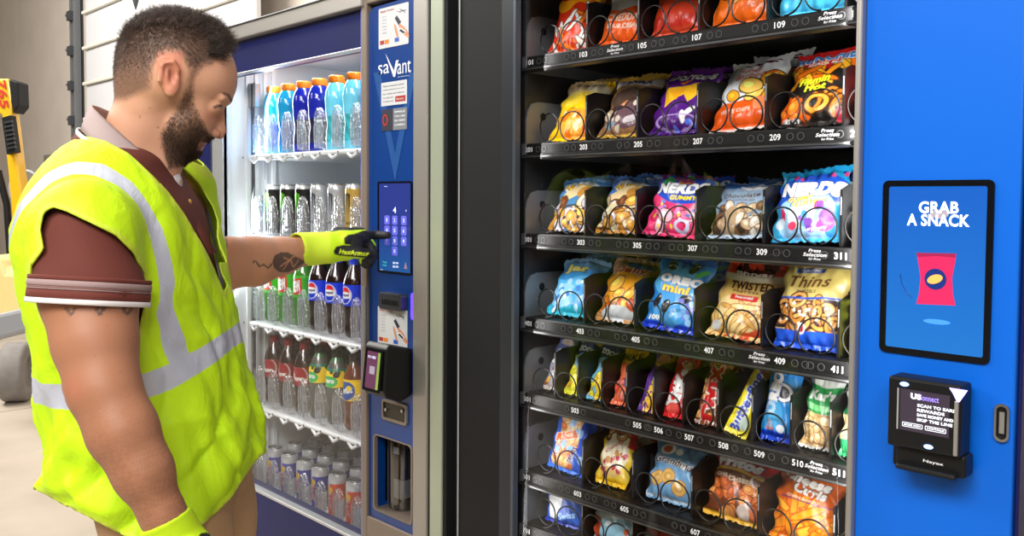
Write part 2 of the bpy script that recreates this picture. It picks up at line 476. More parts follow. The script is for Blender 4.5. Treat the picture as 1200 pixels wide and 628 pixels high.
# ================================================================== snack machine
def X_(px, Y=0.): return PYp(px, 270, Y).x
def V3(x, y, z): return Vector((x, y, z))
EX = V3(1, 0, 0); EZ = V3(0, 0, 1); EY = V3(0, 1, 0)
SX0 = X_(537); SXG = X_(606); SXS0 = X_(1001.5); SXS1 = X_(1009); SX1 = X_(1195)
H = 1.83; DEP = .86
sm = empty('snack_vending_machine', ((SX0+SX1)/2, .4, 0), 'black snack vending machine with a bright blue control panel on the right', 'vending machine')
so = -sm.location
b = MB()
b.box((SX0, .05, .06), (SXG-.03, DEP, H), blackp)          # thick left side
b.box((SX1-.02, .05, .06), (SX1, DEP, H), blackp)
b.box((SX0, DEP-.03, .06), (SX1, DEP, H), blackp); b.box((SX0, .05, H-.03), (SX1, DEP, H), blackp); b.box((SX0, .05, .06), (SX1, DEP, .12), blackp)
b.box((SXS0+.01, .05, .1), (SXS0+.03, DEP, H-.03), tray_m)   # inner right wall
for x in (SX0+.1, SX1-.1):
    for y in (.12, DEP-.1): b.tube([(x, y, 0), (x, y, .07)], .025, dgrey, 12)
b.build('cabinet', sm, loc=so)
b = MB()  # door frame: black left stile with a bright hairline, top and bottom rails
xa, xb = SX0, X_(588); b.box((xa, 0, .08), (xb, .05, H), blackf)
b.box((xb, -.004, .08), (X_(603), .008, H), mat('stile_step', (44, 47, 52), .35, metal=.3)); b.box((X_(603), -.008, .08), (SXG, .008, H), mat('stile_edge', (92, 98, 108), .3, metal=.6))
b.box((xa+.002, -.003, .08), (xa+.006, .0, H), alul)
b.box((SXG, 0, 1.70+.03), (SXS0, .05, H), blackf); b.box((SXG, 0, .08), (SXS0, .05, .42), blackf)
b.box((SXG+.2, -.012, .16), (SXS0-.1, 0, .36), dgrey)
b.build('door_frame', sm, bevel=.0015, loc=so)
b = MB(); b.box((SXG-.03, .010, .42), (SXS0+.005, .014, 1.735), glassm); b.build('glass_pane', sm, loc=so)
b = MB(); b.box((SXS0, -.012, .08), (SXS1, .05, H), alu); b.build('trim_strip', sm, bevel=.004, seg=3, loc=so)
# control panel
cp = MB(); cp.box((SXS1, 0, .08), (SX1, .05, H), blue); cp.box((SX1, .008, .08), (SX1+.006, .05, H), navy)
cpo = cp.build('control_panel', sm, bevel=.003, loc=so)
def onface(x0, y0, x1, y1, Y=0.):
    a = PYp(x0, y0, Y); c = PYp(x1, y1, Y); return a.x, a.z, c.x, c.z
# touch screen: corners measured on the panel face
xL = X_(1034.5); xR = X_(1165); zT = PYp(1100, 211, 0).z; zB = PYp(1034, 410, 0).z
zT = (PYp(1036, 211, 0).z + PYp(1166, 211, 0).z)/2; zB = (PYp(1033, 410, 0).z + PYp(1162, 429, 0).z)/2
cx = (xL+xR)/2; cz = (zT+zB)/2; w_ = xR-xL; h_ = zT-zB
b = MB(); b.ring(rrect(w_, h_, .008), rrect(w_-.017, h_-.017, .003), (cx, 0, cz), EX, EZ, V3(0, -.003, 0), mat('screen_bezel', (8, 9, 14), .25))
fr = b.build('touch_screen', sm, loc=so)
def grad_screen(name, c0, c1, k, z0, z1):
    M = bpy.data.materials.new(name); M.use_nodes = True; nt = M.node_tree; N = nt.nodes; L = nt.links; bs = N['Principled BSDF']
    bs.inputs['Base Color'].default_value = (.01, .01, .02, 1); bs.inputs['Roughness'].default_value = .15
    tc = N.new('ShaderNodeTexCoord'); sp = N.new('ShaderNodeSeparateXYZ'); mr = N.new('ShaderNodeMapRange'); cr = N.new('ShaderNodeMixRGB')
    L.new(tc.outputs['Object'], sp.inputs[0]); L.new(sp.outputs[2], mr.inputs[0]); mr.inputs[1].default_value = z0; mr.inputs[2].default_value = z1
    cr.inputs[1].default_value = (*lin(c0), 1); cr.inputs[2].default_value = (*lin(c1), 1); L.new(mr.outputs[0], cr.inputs[0])
    L.new(cr.outputs[0], bs.inputs['Emission Color']); bs.inputs['Emission Strength'].default_value = k
    return M
scr = grad_screen('screen_blue', (26, 138, 235), (10, 112, 228), .82, zB, zT)
b = MB(); yS = -.0012
b.prism(rrect(w_-.016, h_-.016, .003), (cx, yS, cz), EX, EZ, V3(0, -.0004, 0), scr)
ww = emis('screen_white', (240, 244, 255), .85)
rd = emis('screen_red', (196, 34, 80), .75); rdd = emis('screen_dark_red', (140, 30, 70), .6); nv = emis('screen_navy', (20, 44, 110), .5); org = emis('screen_orange', (240, 160, 80), .8)
fb = emis('screen_soft_blue', (60, 130, 225), .8)
Yt = yS-.0008
def sxz(px, py): p = PYp(px, py, yS); return V3(p.x, Yt, p.z)
pc = sxz(1101, 251); b.prism(ell(.012, .006, 20), pc+V3(0, .0002, 0), EX, EZ, V3(0, -.0001, 0), emis('screen_tan', (150, 140, 150), .7))
b.text('GRAB', sxz(1100, 243), EX, EZ, .052, .0165, ww, .03); b.text('A SNACK', sxz(1099, 258), EX, EZ, .082, .0165, ww, .03)
A_ = [sxz(*p) for p in ((1074, 296), (1121, 297), (1120, 305), (1116, 325), (1117, 345), (1120, 358), (1074, 356), (1077, 345), (1079, 325), (1076, 305))]
b.add(A_, [tuple(range(10))], rd)
b.add([sxz(*p)+V3(0, -.0002, 0) for p in ((1074, 296), (1121, 297), (1120, 302), (1098, 300), (1075, 301))], [(0, 1, 2, 3, 4)], rdd)
b.prism(ell(.0145, .0145, 28), sxz(1096.5, 327)+V3(0, -.0003, 0), EX, EZ, V3(0, -.0001, 0), nv)
b.prism(ell(.0105, .006, 20, rot=.35), sxz(1096, 327)+V3(0, -.0006, 0), EX, EZ, V3(0, -.0001, 0), org)
b.prism(ell(.018, .0035, 20), sxz(1098, 377), EX, EZ, V3(0, -.0001, 0), fb)
b.tube([sxz(*p) for p in ((1055, 321), (1057, 332), (1062, 342), (1069, 349))], .0006, nv, 6)
b.build('display', fr)
# card reader on the panel
cr_ = MB(); blk = mat('reader_black', (11, 12, 14), .42, spec=.4)
def face_pt(px, py, Y): return PYp(px, py, Y)
a0 = face_pt(1056, 436, 0); a1 = face_pt(1144, 560, 0)
zt = (face_pt(1056, 436, 0).z); zb = face_pt(1139, 563, 0).z
zt = PYp(1100, 443, 0).z; xl_, xr_ = X_(1056), X_(1141)
zbb = PYp(1139, 562, 0).z
cr_.box((xl_, -.012, zbb), (xr_, 0, zt), blk)
crd = cr_.build('card_reader', sm, bevel=.004, loc=so)
b = MB(); Yh = -.05
xa, xb = PYp(1040, 480, Yh).x, PYp(1126, 480, Yh).x
za = PYp(1083, 446, Yh).z; zb2 = PYp(1083, 530, Yh).z
b.box((xa, Yh, zb2), (xb, -.010, za), blk)
b.box((xa+.008, -.04, zb2-.028), (xb+.004, -.008, zb2+.002), blk)
b.box((xa+.012, -.052, zb2-.03), (xb-.004, -.03, zb2-.022), blk)
b.build('reader_head', crd, bevel=.005, seg=3)
b = MB(); scd = emis('reader_screen', (52, 44, 56), .5)
x0, x1 = PYp(1055, 480, Yh).x, PYp(1113, 480, Yh).x; z1_, z0_ = PYp(1083, 459, Yh).z, PYp(1083, 508, Yh).z
b.box((x0, Yh-.001, z0_), (x1, Yh, z1_), scd)
Yt2 = Yh-.0018; cw = x1-x0; ch = z1_-z0_; cyx = (x0+x1)/2
b.text('US', (x0+cw*.33, Yt2, z0_+ch*.86), EX, EZ, .014, .008, ww, .06); b.text('Connect', (x0+cw*.58, Yt2, z0_+ch*.86), EX, EZ, .027, .008, emis('screen_violet', (150, 130, 230), .8), .02)
for k, (wt, s_) in enumerate(((.05, 'SCAN TO EARN'), (.035, 'REWARDS'), (.046, 'SAVE MONEY AND'), (.045, 'SKIP THE LINE'))):
    b.text(s_, (x0+cw*.36+wt/2, Yt2, z0_+ch*(.66-.115*k)), EX, EZ, wt, .0042, ww, .04)
for k in range(2):
    b.ring(rrect(cw*.42, .006, .001), rrect(cw*.42-.0014, .0046, .0006), (x0+cw*(.27+.47*k), Yt2, z0_+ch*.15), EX, EZ, V3(0, -.0003, 0), ww)
    b.text(('MORE INFO', 'CONTINUE')[k], (x0+cw*(.27+.47*k), Yt2, z0_+ch*.15), EX, EZ, .022, .0026, ww, .03)
b.box((x0-.004, Yh-.0015, z0_), (x0-.002, Yh, z1_), alul)
b.build('reader_screen', crd)
b = MB(); led = emis('violet_led', (170, 150, 255), 4.0); ledb = emis('blue_led', (120, 150, 255), 4.0)
b.prism(ell(.006, .003), (PYp(1060, 450, Yh).x, Yh, PYp(1060, 450, Yh).z), EX, EZ, V3(0, -.001, 0), ledb); b.build('indicator_light', crd); b = MB()
q0 = PYp(1127, 462, Yh-.0005); b.prism([(-.011, .006), (.011, .006), (.007, -.001), (0, -.013), (-.006, -.001)], (q0.x-.004, Yh, q0.z), EX, EZ, V3(0, -.0015, 0), led); b.build('indicator_light', crd); b = MB()
q0 = PYp(1088, 527, Yh); b.prism(ell(.006, .003), (q0.x, Yh, q0.z+.004), EX, EZ, V3(0, -.001, 0), ledb)
b.build('indicator_light', crd)
b = MB(); b.box((xb-.007, Yh-.004, zb2+.004), (xb-.002, Yh, za-.02), alu); b.build('swipe_rail', crd, bevel=.001)
b = MB(); q0 = PYp(1094, 547, -.04); b.text('Nayax', (q0.x, -.0415, zb2-.014), EX, EZ, .026, .005, white_t, .02); b.build('maker_mark', crd)
# coin return
q0 = PYp(1175, 495, 0); b = MB()
b.ring(rrect(.018, .05, .0085), rrect(.0125, .043, .006), (q0.x, 0, q0.z), EX, EZ, V3(0, -.005, 0), mat('chrome', (190, 192, 195), .15, metal=1))
b.prism(rrect(.0125, .043, .006), (q0.x, -.0005, q0.z), EX, EZ, V3(0, -.001, 0), blk)
b.box((q0.x-.003, -.004, q0.z-.014), (q0.x+.003, -.001, q0.z+.014), alu)
b.build('coin_return', sm, loc=so)

# ---- trays
YR = .045
rows_y = [18.3, 157, 300, 433.5, 554.5, 679, 765]
TZ = [PYp(985, y, YR).z + .0125 for y in rows_y]
wide = [-.98, -.878, -.7815, -.68, -.5785, -.477, -.375]
narrow = [-.985, -.938, -.89, -.842, -.795, -.7465, -.696, -.641, -.5895, -.5355, -.484, -.43, -.375]
bounds = [[r_*1.31 for r_ in (narrow if k == 4 else wide)] for k in range(7)]
XA = -.985*1.31 - .012; XB = SXS0 - .012
nums = {0: [('101', 621, 73), ('103', 684, 62.5), ('105', 753, 52), ('107', 817, 42), ('109', 914, 27), ('111', 1006, 14.5)],
        1: [('201', 620, 173), ('203', 684, 171.5), ('205', 748, 169), ('207', 818, 166), ('209', 908.5, 162), ('211', 1004, 157)],
        2: [('301', 619, 277), ('303', 681, 282), ('305', 747, 287), ('307', 812, 290), ('309', 893, 296), ('311', 985, 301)],
        3: [('401', 619, 374), ('403', 680, 385), ('405', 745, 396), ('407', 831, 408), ('409', 914, 423), ('411', 981, 434)],
        4: [('501', 618, 463), ('503', 674, 476), ('505', 747, 494), ('506', 772, 500), ('507', 808, 511), ('508', 848, 521), ('509', 890, 532), ('510', 935, 544), ('511', 983, 555)],
        5: [('601', 617, 556), ('603', 677, 577), ('605', 732, 596), ('607', 815, 624)], 6: [('701', 617, 622)]}
press = {0: [(721, 57), (973, 20)], 1: [(970, 159)], 2: [(955, 299)], 3: [(890, 417)], 4: [(957, 548)]}
def coil_mb(x0, z0, r, mir, y0=.056, n=3, pitch=.078):
    B = MB(); pts = []
    N_ = 26*n
    for i in range(N_+1):
        if i == 27: y0 += .03
        a = -PI/2 + 2*PI*i/26*1.0; y = y0 + (.014*i/26 if i < 26 else .014 + pitch*(i-26)/26)
        pts.append((x0 + mir*(-r*math.cos(a)) if False else x0 - mir*r*math.cos(a), y, z0 + r + .003 + r*math.sin(a)))
    B.tube(pts, .0016, wirem, 6); return B
ordn = ['top', 'second', 'third', 'fourth', 'fifth', 'sixth', 'lowest']
trays = []
for k, z in enumerate(TZ):
    t = empty('snack_tray', (XA, .3, z), f'{ordn[k]} black snack tray from the top, its rail numbered from {k+1}01', 'vending tray', 'snack trays in the black vending machine')
    trays.append(t); o_ = -t.location
    b = MB(); b.box((XA, .06, z-.006), (XB, .62, z-.001), tray_m); b.box((XA, .60, z), (XB, .62, z+.06), tray_m)
    b.build('tray_floor', t, loc=o_)
    b = MB()
    prof = [(YR+.012, -.001), (YR+.002, .0), (YR, -.003), (YR, -.021), (YR-.006, -.024), (YR-.006, -.030), (YR+.004, -.033), (YR+.012, -.030)]
    n_ = len(prof)
    vs = [(XA, y, z+zz) for y, zz in prof] + [(XB, y, z+zz) for y, zz in prof]
    b.add(vs, [tuple(range(n_)), tuple(range(n_, 2*n_))[::-1]] + [(i, n_+i, n_+(i+1) % n_, (i+1) % n_) for i in range(n_)], tray_m)
    b.box((XA, YR-.0075, z-.0285), (XB, YR-.006, z-.0255), lip_m)
    b.build('front_rail', t, loc=o_)
    for s_, px, py in nums.get(k, []):
        b = MB(); p = PYp(px, py, YR); zc = z-.0125
        b.text(s_, (p.x, YR-.0008, zc), EX, EZ, .0195, .0105, white_t, .02)
        for dx in (.026, .044, -.026, -.044) if k != 4 else (.022, -.022):
            if XA+.01 < p.x+dx < XB-.01: b.ring(ell(.0062, .0062, 16), ell(.005, .005, 16), (p.x+dx, YR-.0002, zc), EX, EZ, V3(0, -.0006, 0), faint_t)
        b.build('selection_number', t, loc=o_)
    for px, py in press.get(k, []):
        b = MB(); p = PYp(px, py, YR); zc = z-.0125
        for s_, w2, dz, hh in (('Press', .021, .0065, .0052), ('Selection', .039, .0, .0058), ('for Price', .02, -.0066, .0038)):
            b.text(s_, (p.x, YR-.0012, zc+dz), EX, EZ, w2, hh, white_t, .015, .25)
        b.build('selection_notice', t, loc=o_)
    # curved end plate at the left
    b = MB(); pl = [(.05, -.03), (.6, -.03), (.6, .09), (.085, .09), (.066, .085), (.055, .07), (.05, .05)]
    b.prism(pl, (XA-.004, 0, z), EY, EZ, V3(.004, 0, 0), mat('end_plate_grey', (112, 116, 120), .35, metal=.3))
    b.box((XA-.004, YR-.004, z-.03), (XA+.006, YR+.01, z+.0), mat('end_plate_grey'))
    b.prism(ell(.008, .008, 16), (XA+.0002, .1, z+.06), EY, EZ, V3(.0008, 0, 0), blk)
    b.build('end_plate', t, loc=o_)
    bd = bounds[k]
    for j, x in enumerate(bd[1:-1]):
        b = MB(); hh = .098
        b.prism([(.066, 0), (.5, 0), (.5, hh), (.09, hh), (.066, hh-.008)], (x-.0008, 0, z), EY, EZ, V3(.0016, 0, 0), divm)
        b.box((x-.0022, .0645, z+.002), (x+.0022, .067, z+hh-.008), tray_m)
        b.box((x-.0008, .0641, z+.05), (x+.0008, .0645, z+.078), mat('grey_label_print', (140, 142, 145), .5))
        b.build('divider', t, loc=o_)
    for j in range(len(bd)-1):
        x0, x1 = bd[j], bd[j+1]; c_ = (x0+x1)/2
        if k == 4: coil_mb(c_, z, .0255, 1).build('coil', t, loc=o_)
        else:
            coil_mb(c_-.0315, z, .029, -1).build('coil', t, loc=o_); coil_mb(c_+.031, z, .029, 1).build('coil', t, loc=o_)

# ================================================================== drinks machine
DX0 = X_(231); DXf0 = X_(250.5); DXf1 = X_(264); DXg1 = X_(425); DXb0 = X_(434); DXb1 = X_(488.5); DXt1 = X_(505); DXe = X_(526)
dm = empty('drinks_vending_machine', ((DX0+DXe)/2, .42, 0), 'blue glass-front drinks vending machine with a narrow keypad column', 'vending machine')
do = -dm.location
GT = PYp(423, 55.5, 0).z      # top of the window
GB = PYp(405, 628, 0.0).z + .005
HT = PYp(262, 34, 0).z
b = MB(); dk = mat('machine_side_navy', (22, 28, 66), .4)
b.box((DX0, .05, .07), (DX0+.02, DEP, H+.0), dk); b.box((DXe-.02, .05, .07), (DXe, DEP, H), dk); b.box((DX0, DEP-.02, .07), (DXe, DEP, H), dk); b.box((DX0, .05, H-.02), (DXe, DEP, H), dk); b.box((DX0, .05, .07), (DXe, DEP, .12), dk)
for x in (DX0+.1, DXe-.1):
    for y in (.12, DEP-.1): b.tube([(x, y, 0), (x, y, .08)], .025, dgrey, 12)
b.build('cabinet', dm, loc=do)
LX0 = DXf1-.012; LX1 = DXg1+.03
b = MB()   # lit white interior
b.box((LX0-.02, .012, .3), (LX0, .7, GT+.08), liner); b.box((LX1, .02, .3), (LX1+.008, .7, GT+.08), liner)
b.box((LX0-.02, .68, .3), (LX1+.02, .7, GT+.08), liner); b.box((LX0-.02, .05, GT+.06), (LX1+.02, .7, GT+.08), liner); b.box((LX0-.02, .05, .3), (LX1+.02, .7, .32), liner)
for y in (.075, .105, .135, .165): b.box((LX0, y, .32), (LX0+.006, y+.012, GT+.06), mat('liner_rib', (226, 230, 234), .4))
b.build('interior_liner', dm, loc=do)
b = MB()
b.box((LX0+.004, .082, GT-.09), (LX0+.05, .1, GT-.015), steel); b.tube([(LX0+.03, .085, .35), (LX0+.03, .085, GT-.02)], .006, dgrey, 8)
b.build('hinge_bracket', dm, bevel=.002, loc=do)
b = MB()   # door: navy header, left stile, bottom panel
b.box((DX0, 0, GT), (DXb0-.01, .05, H-.045), navy)
b.box((DX0, 0, .08), (DXf0, .05, GT), navy)
b.box((DXf0, 0, .08), (DXg1+.002, .05, GB), navy)
b.build('door_panel', dm, bevel=.002, loc=do)
b = MB(); b.box((DXf0, -.004, GB), (DXf1, .008, GT), alul); b.box((DXf0-.006, -.006, GB), (DXf0, .0, GT), dgrey); b.box((DXf1-.004, -.008, GB), (DXf1, .01, GT), alul)
b.box((DXf1, -.003, GT-.004), (DXg1, .02, GT), alul); b.box((DXf1, -.004, GB-.004), (DXg1, .02, GB+.004), alul)
b.build('window_frame', dm, bevel=.0012, loc=do)
b = MB(); b.box((DX0, -.02, H-.045), (DXb0-.01, .05, H), alu); b.box((DX0, -.024, H-.006), (DXb0-.01, .05, H), dgrey); b.build('top_trim', dm, bevel=.003, loc=do)
b = MB(); b.box((DXf1, .012, GB), (DXg1, .018, GT), glassm); b.build('glass_pane', dm, loc=do)
b = MB(); b.box((DXg1, -.006, .08), (X_(428), .05, H), lav); b.build('violet_strip', dm, bevel=.001, loc=do)
b = MB(); xs = X_(428); b.box((xs, -.012, .08), (DXb0, .05, H), bronze); b.box((DXb1, -.012, .08), (DXt1, .05, H), alu)
nB = PYp(463, 600, 0).z - .02
b.box((DXb0, -.012, .08), (DXb1, .05, PYp(463, 616, 0).z), bronze); b.box((DXb0, -.012, PYp(463, -2, 0).z), (DXb1, .05, H), bronze)
b.build('column_trim', dm, bevel=.003, loc=do)
b = MB(); b.box((DXt1, -.006, .08), (X_(508), .05, H), blackf); b.box((X_(508), -.01, .08), (X_(522), .05, H), greenm); b.box((X_(522), -.006, .08), (DXe, .05, H), blackf)
b.build('polished_edge', dm, bevel=.002, loc=do)
b = MB(); b.box((DXe+.002, .02, 0), (SX0-.001, .1, H), blackp); 
tag(b.build('filler_strip'), 'narrow black filler strip between the drinks machine and the snack machine', 'filler strip')
# blue column
pw = DXb1-DXb0; pcx = (DXb0+DXb1)/2
zTop = PYp(463, 1.5, 0).z; zBot = PYp(463, 617, 0).z
nx0, nx1 = X_(440), X_(486); nz1 = (PYp(440, 507, 0).z + PYp(486, 522, 0).z)/2; nz0 = (PYp(440, 599, 0).z+PYp(486, 612, 0).z)/2
zMid = nz1+.02
b = MB(); b.prism([(-pw/2, zMid), (pw/2, zMid), (pw/2, zTop-.014), (pw/2-.004, zTop-.004), (pw/2-.02, zTop), (-pw/2+.02, zTop-.003), (-pw/2+.004, zTop-.012), (-pw/2, zTop-.02)], (pcx, -.004, 0), EX, EZ, V3(0, .04, 0), blue_d)
no = rrect(pw, zMid-zBot, .004, 5, 0, (zMid+zBot)/2)
ni = rrect(nx1-nx0, nz1-nz0, .012, 5, (nx0+nx1)/2-pcx, (nz0+nz1)/2)
b.ring(no, ni, (pcx, -.004, 0), EX, EZ, V3(0, .04, 0), blue_d)
colo = b.build('keypad_column', dm, loc=do)
b = MB(); rim = mat('niche_rim', (58, 80, 130), .3, metal=.4)
b.ring(ni, [((x-(nx0+nx1)/2+pcx)*.94+(nx0+nx1)/2-pcx, (z-(nz0+nz1)/2)*.97+(nz0+nz1)/2) for x, z in ni], (pcx, -.007, 0), EX, EZ, V3(0, .01, 0), bronze)
# niche shell
b.box((nx0-.002, .03, nz0-.004), (nx0, .14, nz1), bronze); b.box((nx1, .03, nz0-.004), (nx1+.002, .14, nz1), bronze)
b.box((nx0, .14, nz0-.004), (nx1, .143, nz1), bronze); b.box((nx0, .0, nz0-.004), (nx1, .14, nz0+.004), bronze); b.box((nx0, .03, nz1-.001), (nx1, .14, nz1+.003), bronze)
b.build('delivery_niche', colo)
b = MB(); ccx = nx0+.034
b.lathe([(.034, nz0+.006), (.036, nz0+.012), (.036, nz1-.02), (.034, nz1-.012)], clear_mat('grey_clear_door', (190, 195, 200), gl=.15, rough=.08), (ccx+.012, .05, 0), 32)
b.build('rotating_guard', colo)
b = MB(); b.box((ccx-.004, .035, nz0+.075), (ccx+.03, .07, nz1-.035), blackf); b.box((ccx+.0, .03, nz0+.03), (ccx+.03, .07, nz0+.075), mat('pale_tag', (196, 192, 184), .6)); b.box((ccx, .03, nz1-.05), (ccx+.018, .034, nz1-.034), white_t)
b.build('guard_mechanism', colo)
# V mark
b = MB(); vz1 = PYp(463, 95, 0).z; Yv = -.0048
def fx(px, py, Y=-.0046): p = PYp(px, py, Y); return V3(p.x, Y, p.z)
b.add([fx(437, 100), fx(447, 152), fx(459, 208), fx(466, 208), fx(487.5, 100), fx(487.5, 130), fx(474, 150), fx(463, 190), fx(450, 150), fx(437, 128)][:0] or [fx(437.5, 85), fx(463, 212), fx(463, 180), fx(446, 85)], [(0, 1, 2, 3)], blue_v)
b.add([fx(463, 212), fx(487.5, 85), fx(480, 85), fx(463, 180)], [(0, 1, 2, 3)], blue_v)
for x0_, y0_, x1_, y1_, l_ in ():
    pass
b.build('letter_mark', colo)
# stickers
paper = mat('sticker_paper', (206, 208, 212), .5); pred = mat('print_red', (170, 40, 34), .5); pdark = mat('print_dark', (40, 42, 60), .5); pskin = mat('print_skin', (212, 140, 100), .5); pora = mat('print_orange', (226, 130, 30), .5); pblu = mat('print_blue', (40, 90, 190), .5)
def sticker(x0, y0, x1, y1, ybr):
    a = fx(x0, y0, -.0052); c = fx(x1, y0, -.0052); zt_ = (a.z + fx(x1, y1[0], -.0052).z)/2; zb_ = (fx(x0, ybr[0], -.0052).z+fx(x1, ybr[1], -.0052).z)/2
    return a.x, c.x, zb_, zt_
def pay_sticker(x0, x1, z0, z1):
    b = MB(); w = x1-x0; h = z1-z0; Y = -.0052; cx_, cz_ = (x0+x1)/2, (z0+z1)/2
    b.prism(rrect(w, h, .003), (cx_, -.0045, cz_), EX, EZ, V3(0, -.0007, 0), paper)
    P = lambda u, v, d=.0004: V3(x0+u*w, Y-d, z0+v*h)
    b.text('READY TO PAY', P(.3, .91), EX, EZ, w*.46, h*.045, pred, .03)
    for k in range(6): b.text(('tap card', 'chip', 'phone', 'insert', 'swipe', 'coins')[k], P(.2, .78-.08*k), EX, EZ, w*.14, h*.025, pdark)
    b.add([P(.55, .68), P(.62, .74), P(.76, .56), P(.68, .49)], [(0, 1, 2, 3)], pdark)
    b.prism(ell(w*.22, h*.07, 16, rot=-.7), P(.86, .33), EX, EZ, V3(0, -.0002, 0), pskin)
    b.prism(ell(w*.16, h*.04, 16, rot=-1.2), P(.6, .36), EX, EZ, V3(0, -.0002, 0), pskin)
    b.add([P(.66, .36, .0008), P(.76, .42, .0008), P(.93, .3, .0008), P(.85, .24, .0008)], [(0, 1, 2, 3)], white_t)
    b.add([P(.7, .35, .001), P(.76, .39, .001), P(.9, .29, .001), P(.85, .26, .001)], [(0, 1, 2, 3)], pdark)
    b.tube([P(.64, .84), P(.72, .8), P(.8, .84), P(.9, .76)], .0007, pdark, 5); b.tube([P(.72, .88), P(.8, .82), P(.92, .82)], .0006, pdark, 5)
    for u, m_ in ((.12, pred), (.28, pora), (.62, pblu)): b.add([P(u-.07, .1), P(u+.07, .1), P(u+.07, .2), P(u-.07, .2)], [(0, 1, 2, 3)], m_)
    b.build('payment_sticker', colo)
ax_, bx_ = fx(444, 20).x, fx(479, 20).x
pay_sticker(ax_, bx_, (fx(444, 58).z+fx(479, 51).z)/2, (fx(444, 10).z+fx(479, 3).z)/2)
pay_sticker(fx(443, 380).x, fx(477.5, 380).x, (fx(443, 403).z+fx(477, 410).z)/2, (fx(443, 358).z+fx(477, 364).z)/2)
# logo
b = MB(); c_ = fx(461, 79)
b.text('sa', fx(449.5, 81), EX, EZ, .044, .0225, white_t, .0); b.text('ant', fx(473.5, 78.5), EX, EZ, .052, .029, white_t, .0)
b.add([fx(451.5, 62), fx(461, 90), fx(463, 90), fx(467, 70), fx(464, 71), fx(461.7, 83)], [(0, 1, 2, 5), (5, 2, 3, 4)], white_t)
b.text('smart vending technology', fx(473, 89.3), EX, EZ, .045, .0035, white_t)
b.build('logo', colo)
def info(x0, x1, z0, z1):
    b = MB(); w = x1-x0; h = z1-z0
    b.prism(rrect(w, h, .001), ((x0+x1)/2, -.0045, (z0+z1)/2), EX, EZ, V3(0, -.0007, 0), paper)
    for k, s_ in enumerate(('Please be advised this machine', 'will pre-authorize your card', 'for credit card sales to', 'an unknown', 'at $2.00 until')):
        wd = w*(.82 if k < 3 else .4); b.text(s_, V3(x0+w*.08+wd/2, -.0056, z1-h*(.16+.165*k)), EX, EZ, wd, h*.07, pdark)
    b.box((x0+w*.56, -.0056, z0+h*.12), (x0+w*.95, -.005, z0+h*.36), pred); b.text('Savant', V3(x0+w*.75, -.006, z0+h*.24), EX, EZ, w*.28, h*.09, white_t)
    b.build('notice_sticker', colo)
info(fx(447, 110).x, fx(477, 110).x, (fx(447, 125).z+fx(477, 121).z)/2, (fx(447, 97).z+fx(477, 93.5).z)/2)
b = MB(); x0, x1 = fx(448, 140).x, fx(477, 140).x; z0, z1 = (fx(448, 154).z+fx(477, 151).z)/2, (fx(448, 128).z+fx(477, 126).z)/2
b.box((x0, -.0055, z0), (x1, -.0045, z1), mat('sticker_grey', (120, 124, 134), .5)); b.box((x0, -.006, z0), (x0+(x1-x0)*.45, -.0055, z1), pdark)
b.ring(ell(.011, .014), ell(.0065, .0095), (x0+.014, -.006, (z0+z1)/2), EX, EZ, V3(0, -.0005, 0), pred)
for k, s_ in enumerate(('SMILE', 'YOU ARE', 'ON VIDEO', 'CAMERA')): b.text(s_, (x0+(x1-x0)*.73, -.006, z1-(z1-z0)*(.17+.2*k)), EX, EZ, (x1-x0)*.42, .0042, white_t, .03)
b.build('warning_sticker', colo)
# keypad screen
kx0, kx1 = fx(443.5, 270, -.0045).x, fx(483.5, 270, -.0045).x; kz1 = (fx(443, 213).z+fx(483, 212).z)/2; kz0 = (fx(443, 317).z + fx(483, 324).z)/2
kw, kh = kx1-kx0, kz1-kz0; kc = V3((kx0+kx1)/2, -.0045, (kz0+kz1)/2)
b = MB(); b.ring(rrect(kw, kh, .004), rrect(kw-.009, kh-.009, .001), kc, EX, EZ, V3(0, -.003, 0), mat('screen_bezel'))
ks = b.build('keypad_screen', colo)
b = MB(); b.prism(rrect(kw-.008, kh-.008, .001), kc, EX, EZ, V3(0, -.001, 0), grad_screen('screen_keypad', (40, 110, 190), (52, 74, 178), .62, kz0+.01, kz0+kh*.5))
key = emis('screen_key', (92, 92, 196), .62); Yk = -.0062
P = lambda u, v: V3(kx0+u*kw, Yk, kz0+v*kh)
sw = emis('screen_digit', (215, 222, 250), .8)
b.text('4', P(.5, .69), EX, EZ, .012, .0145, sw, .01); b.text('x', P(.83, .685), EX, EZ, .004, .004, sw, .02)
for k in range(10):
    u, v = ((.27, .5, .76)[k % 3], .58-.112*(k//3)) if k < 9 else (.5, .245)
    b.prism(rrect(.021, .0215, .004), P(u, v)+V3(0, .0007, 0), EX, EZ, V3(0, -.0002, 0), key)
    b.text('1234567890'[k], P(u, v), EX, EZ, .0055 if k else .003, .0088, sw, .01)
b.text('Help', P(.24, .945), EX, EZ, .012, .003, sw)
tl = emis('screen_teal', (70, 200, 190), .7)
for k in range(2): b.text(('Total', 'Credit')[k], P(.2, .115-.035*k), EX, EZ, .017, .0045, tl, .02); b.text(('$0.00', '$0.00')[k], P(.53, .115-.04*k), EX, EZ, .022, .0055, sw, .02)
b.prism([(-.006, -.008), (.006, -.008), (0, .008)], P(.82, .1), EX, EZ, V3(0, -.0002, 0), emis('screen_brown', (150, 110, 130), .6))
b.text('Back', P(.12, .03), EX, EZ, .009, .003, sw)
b.build('display', ks)
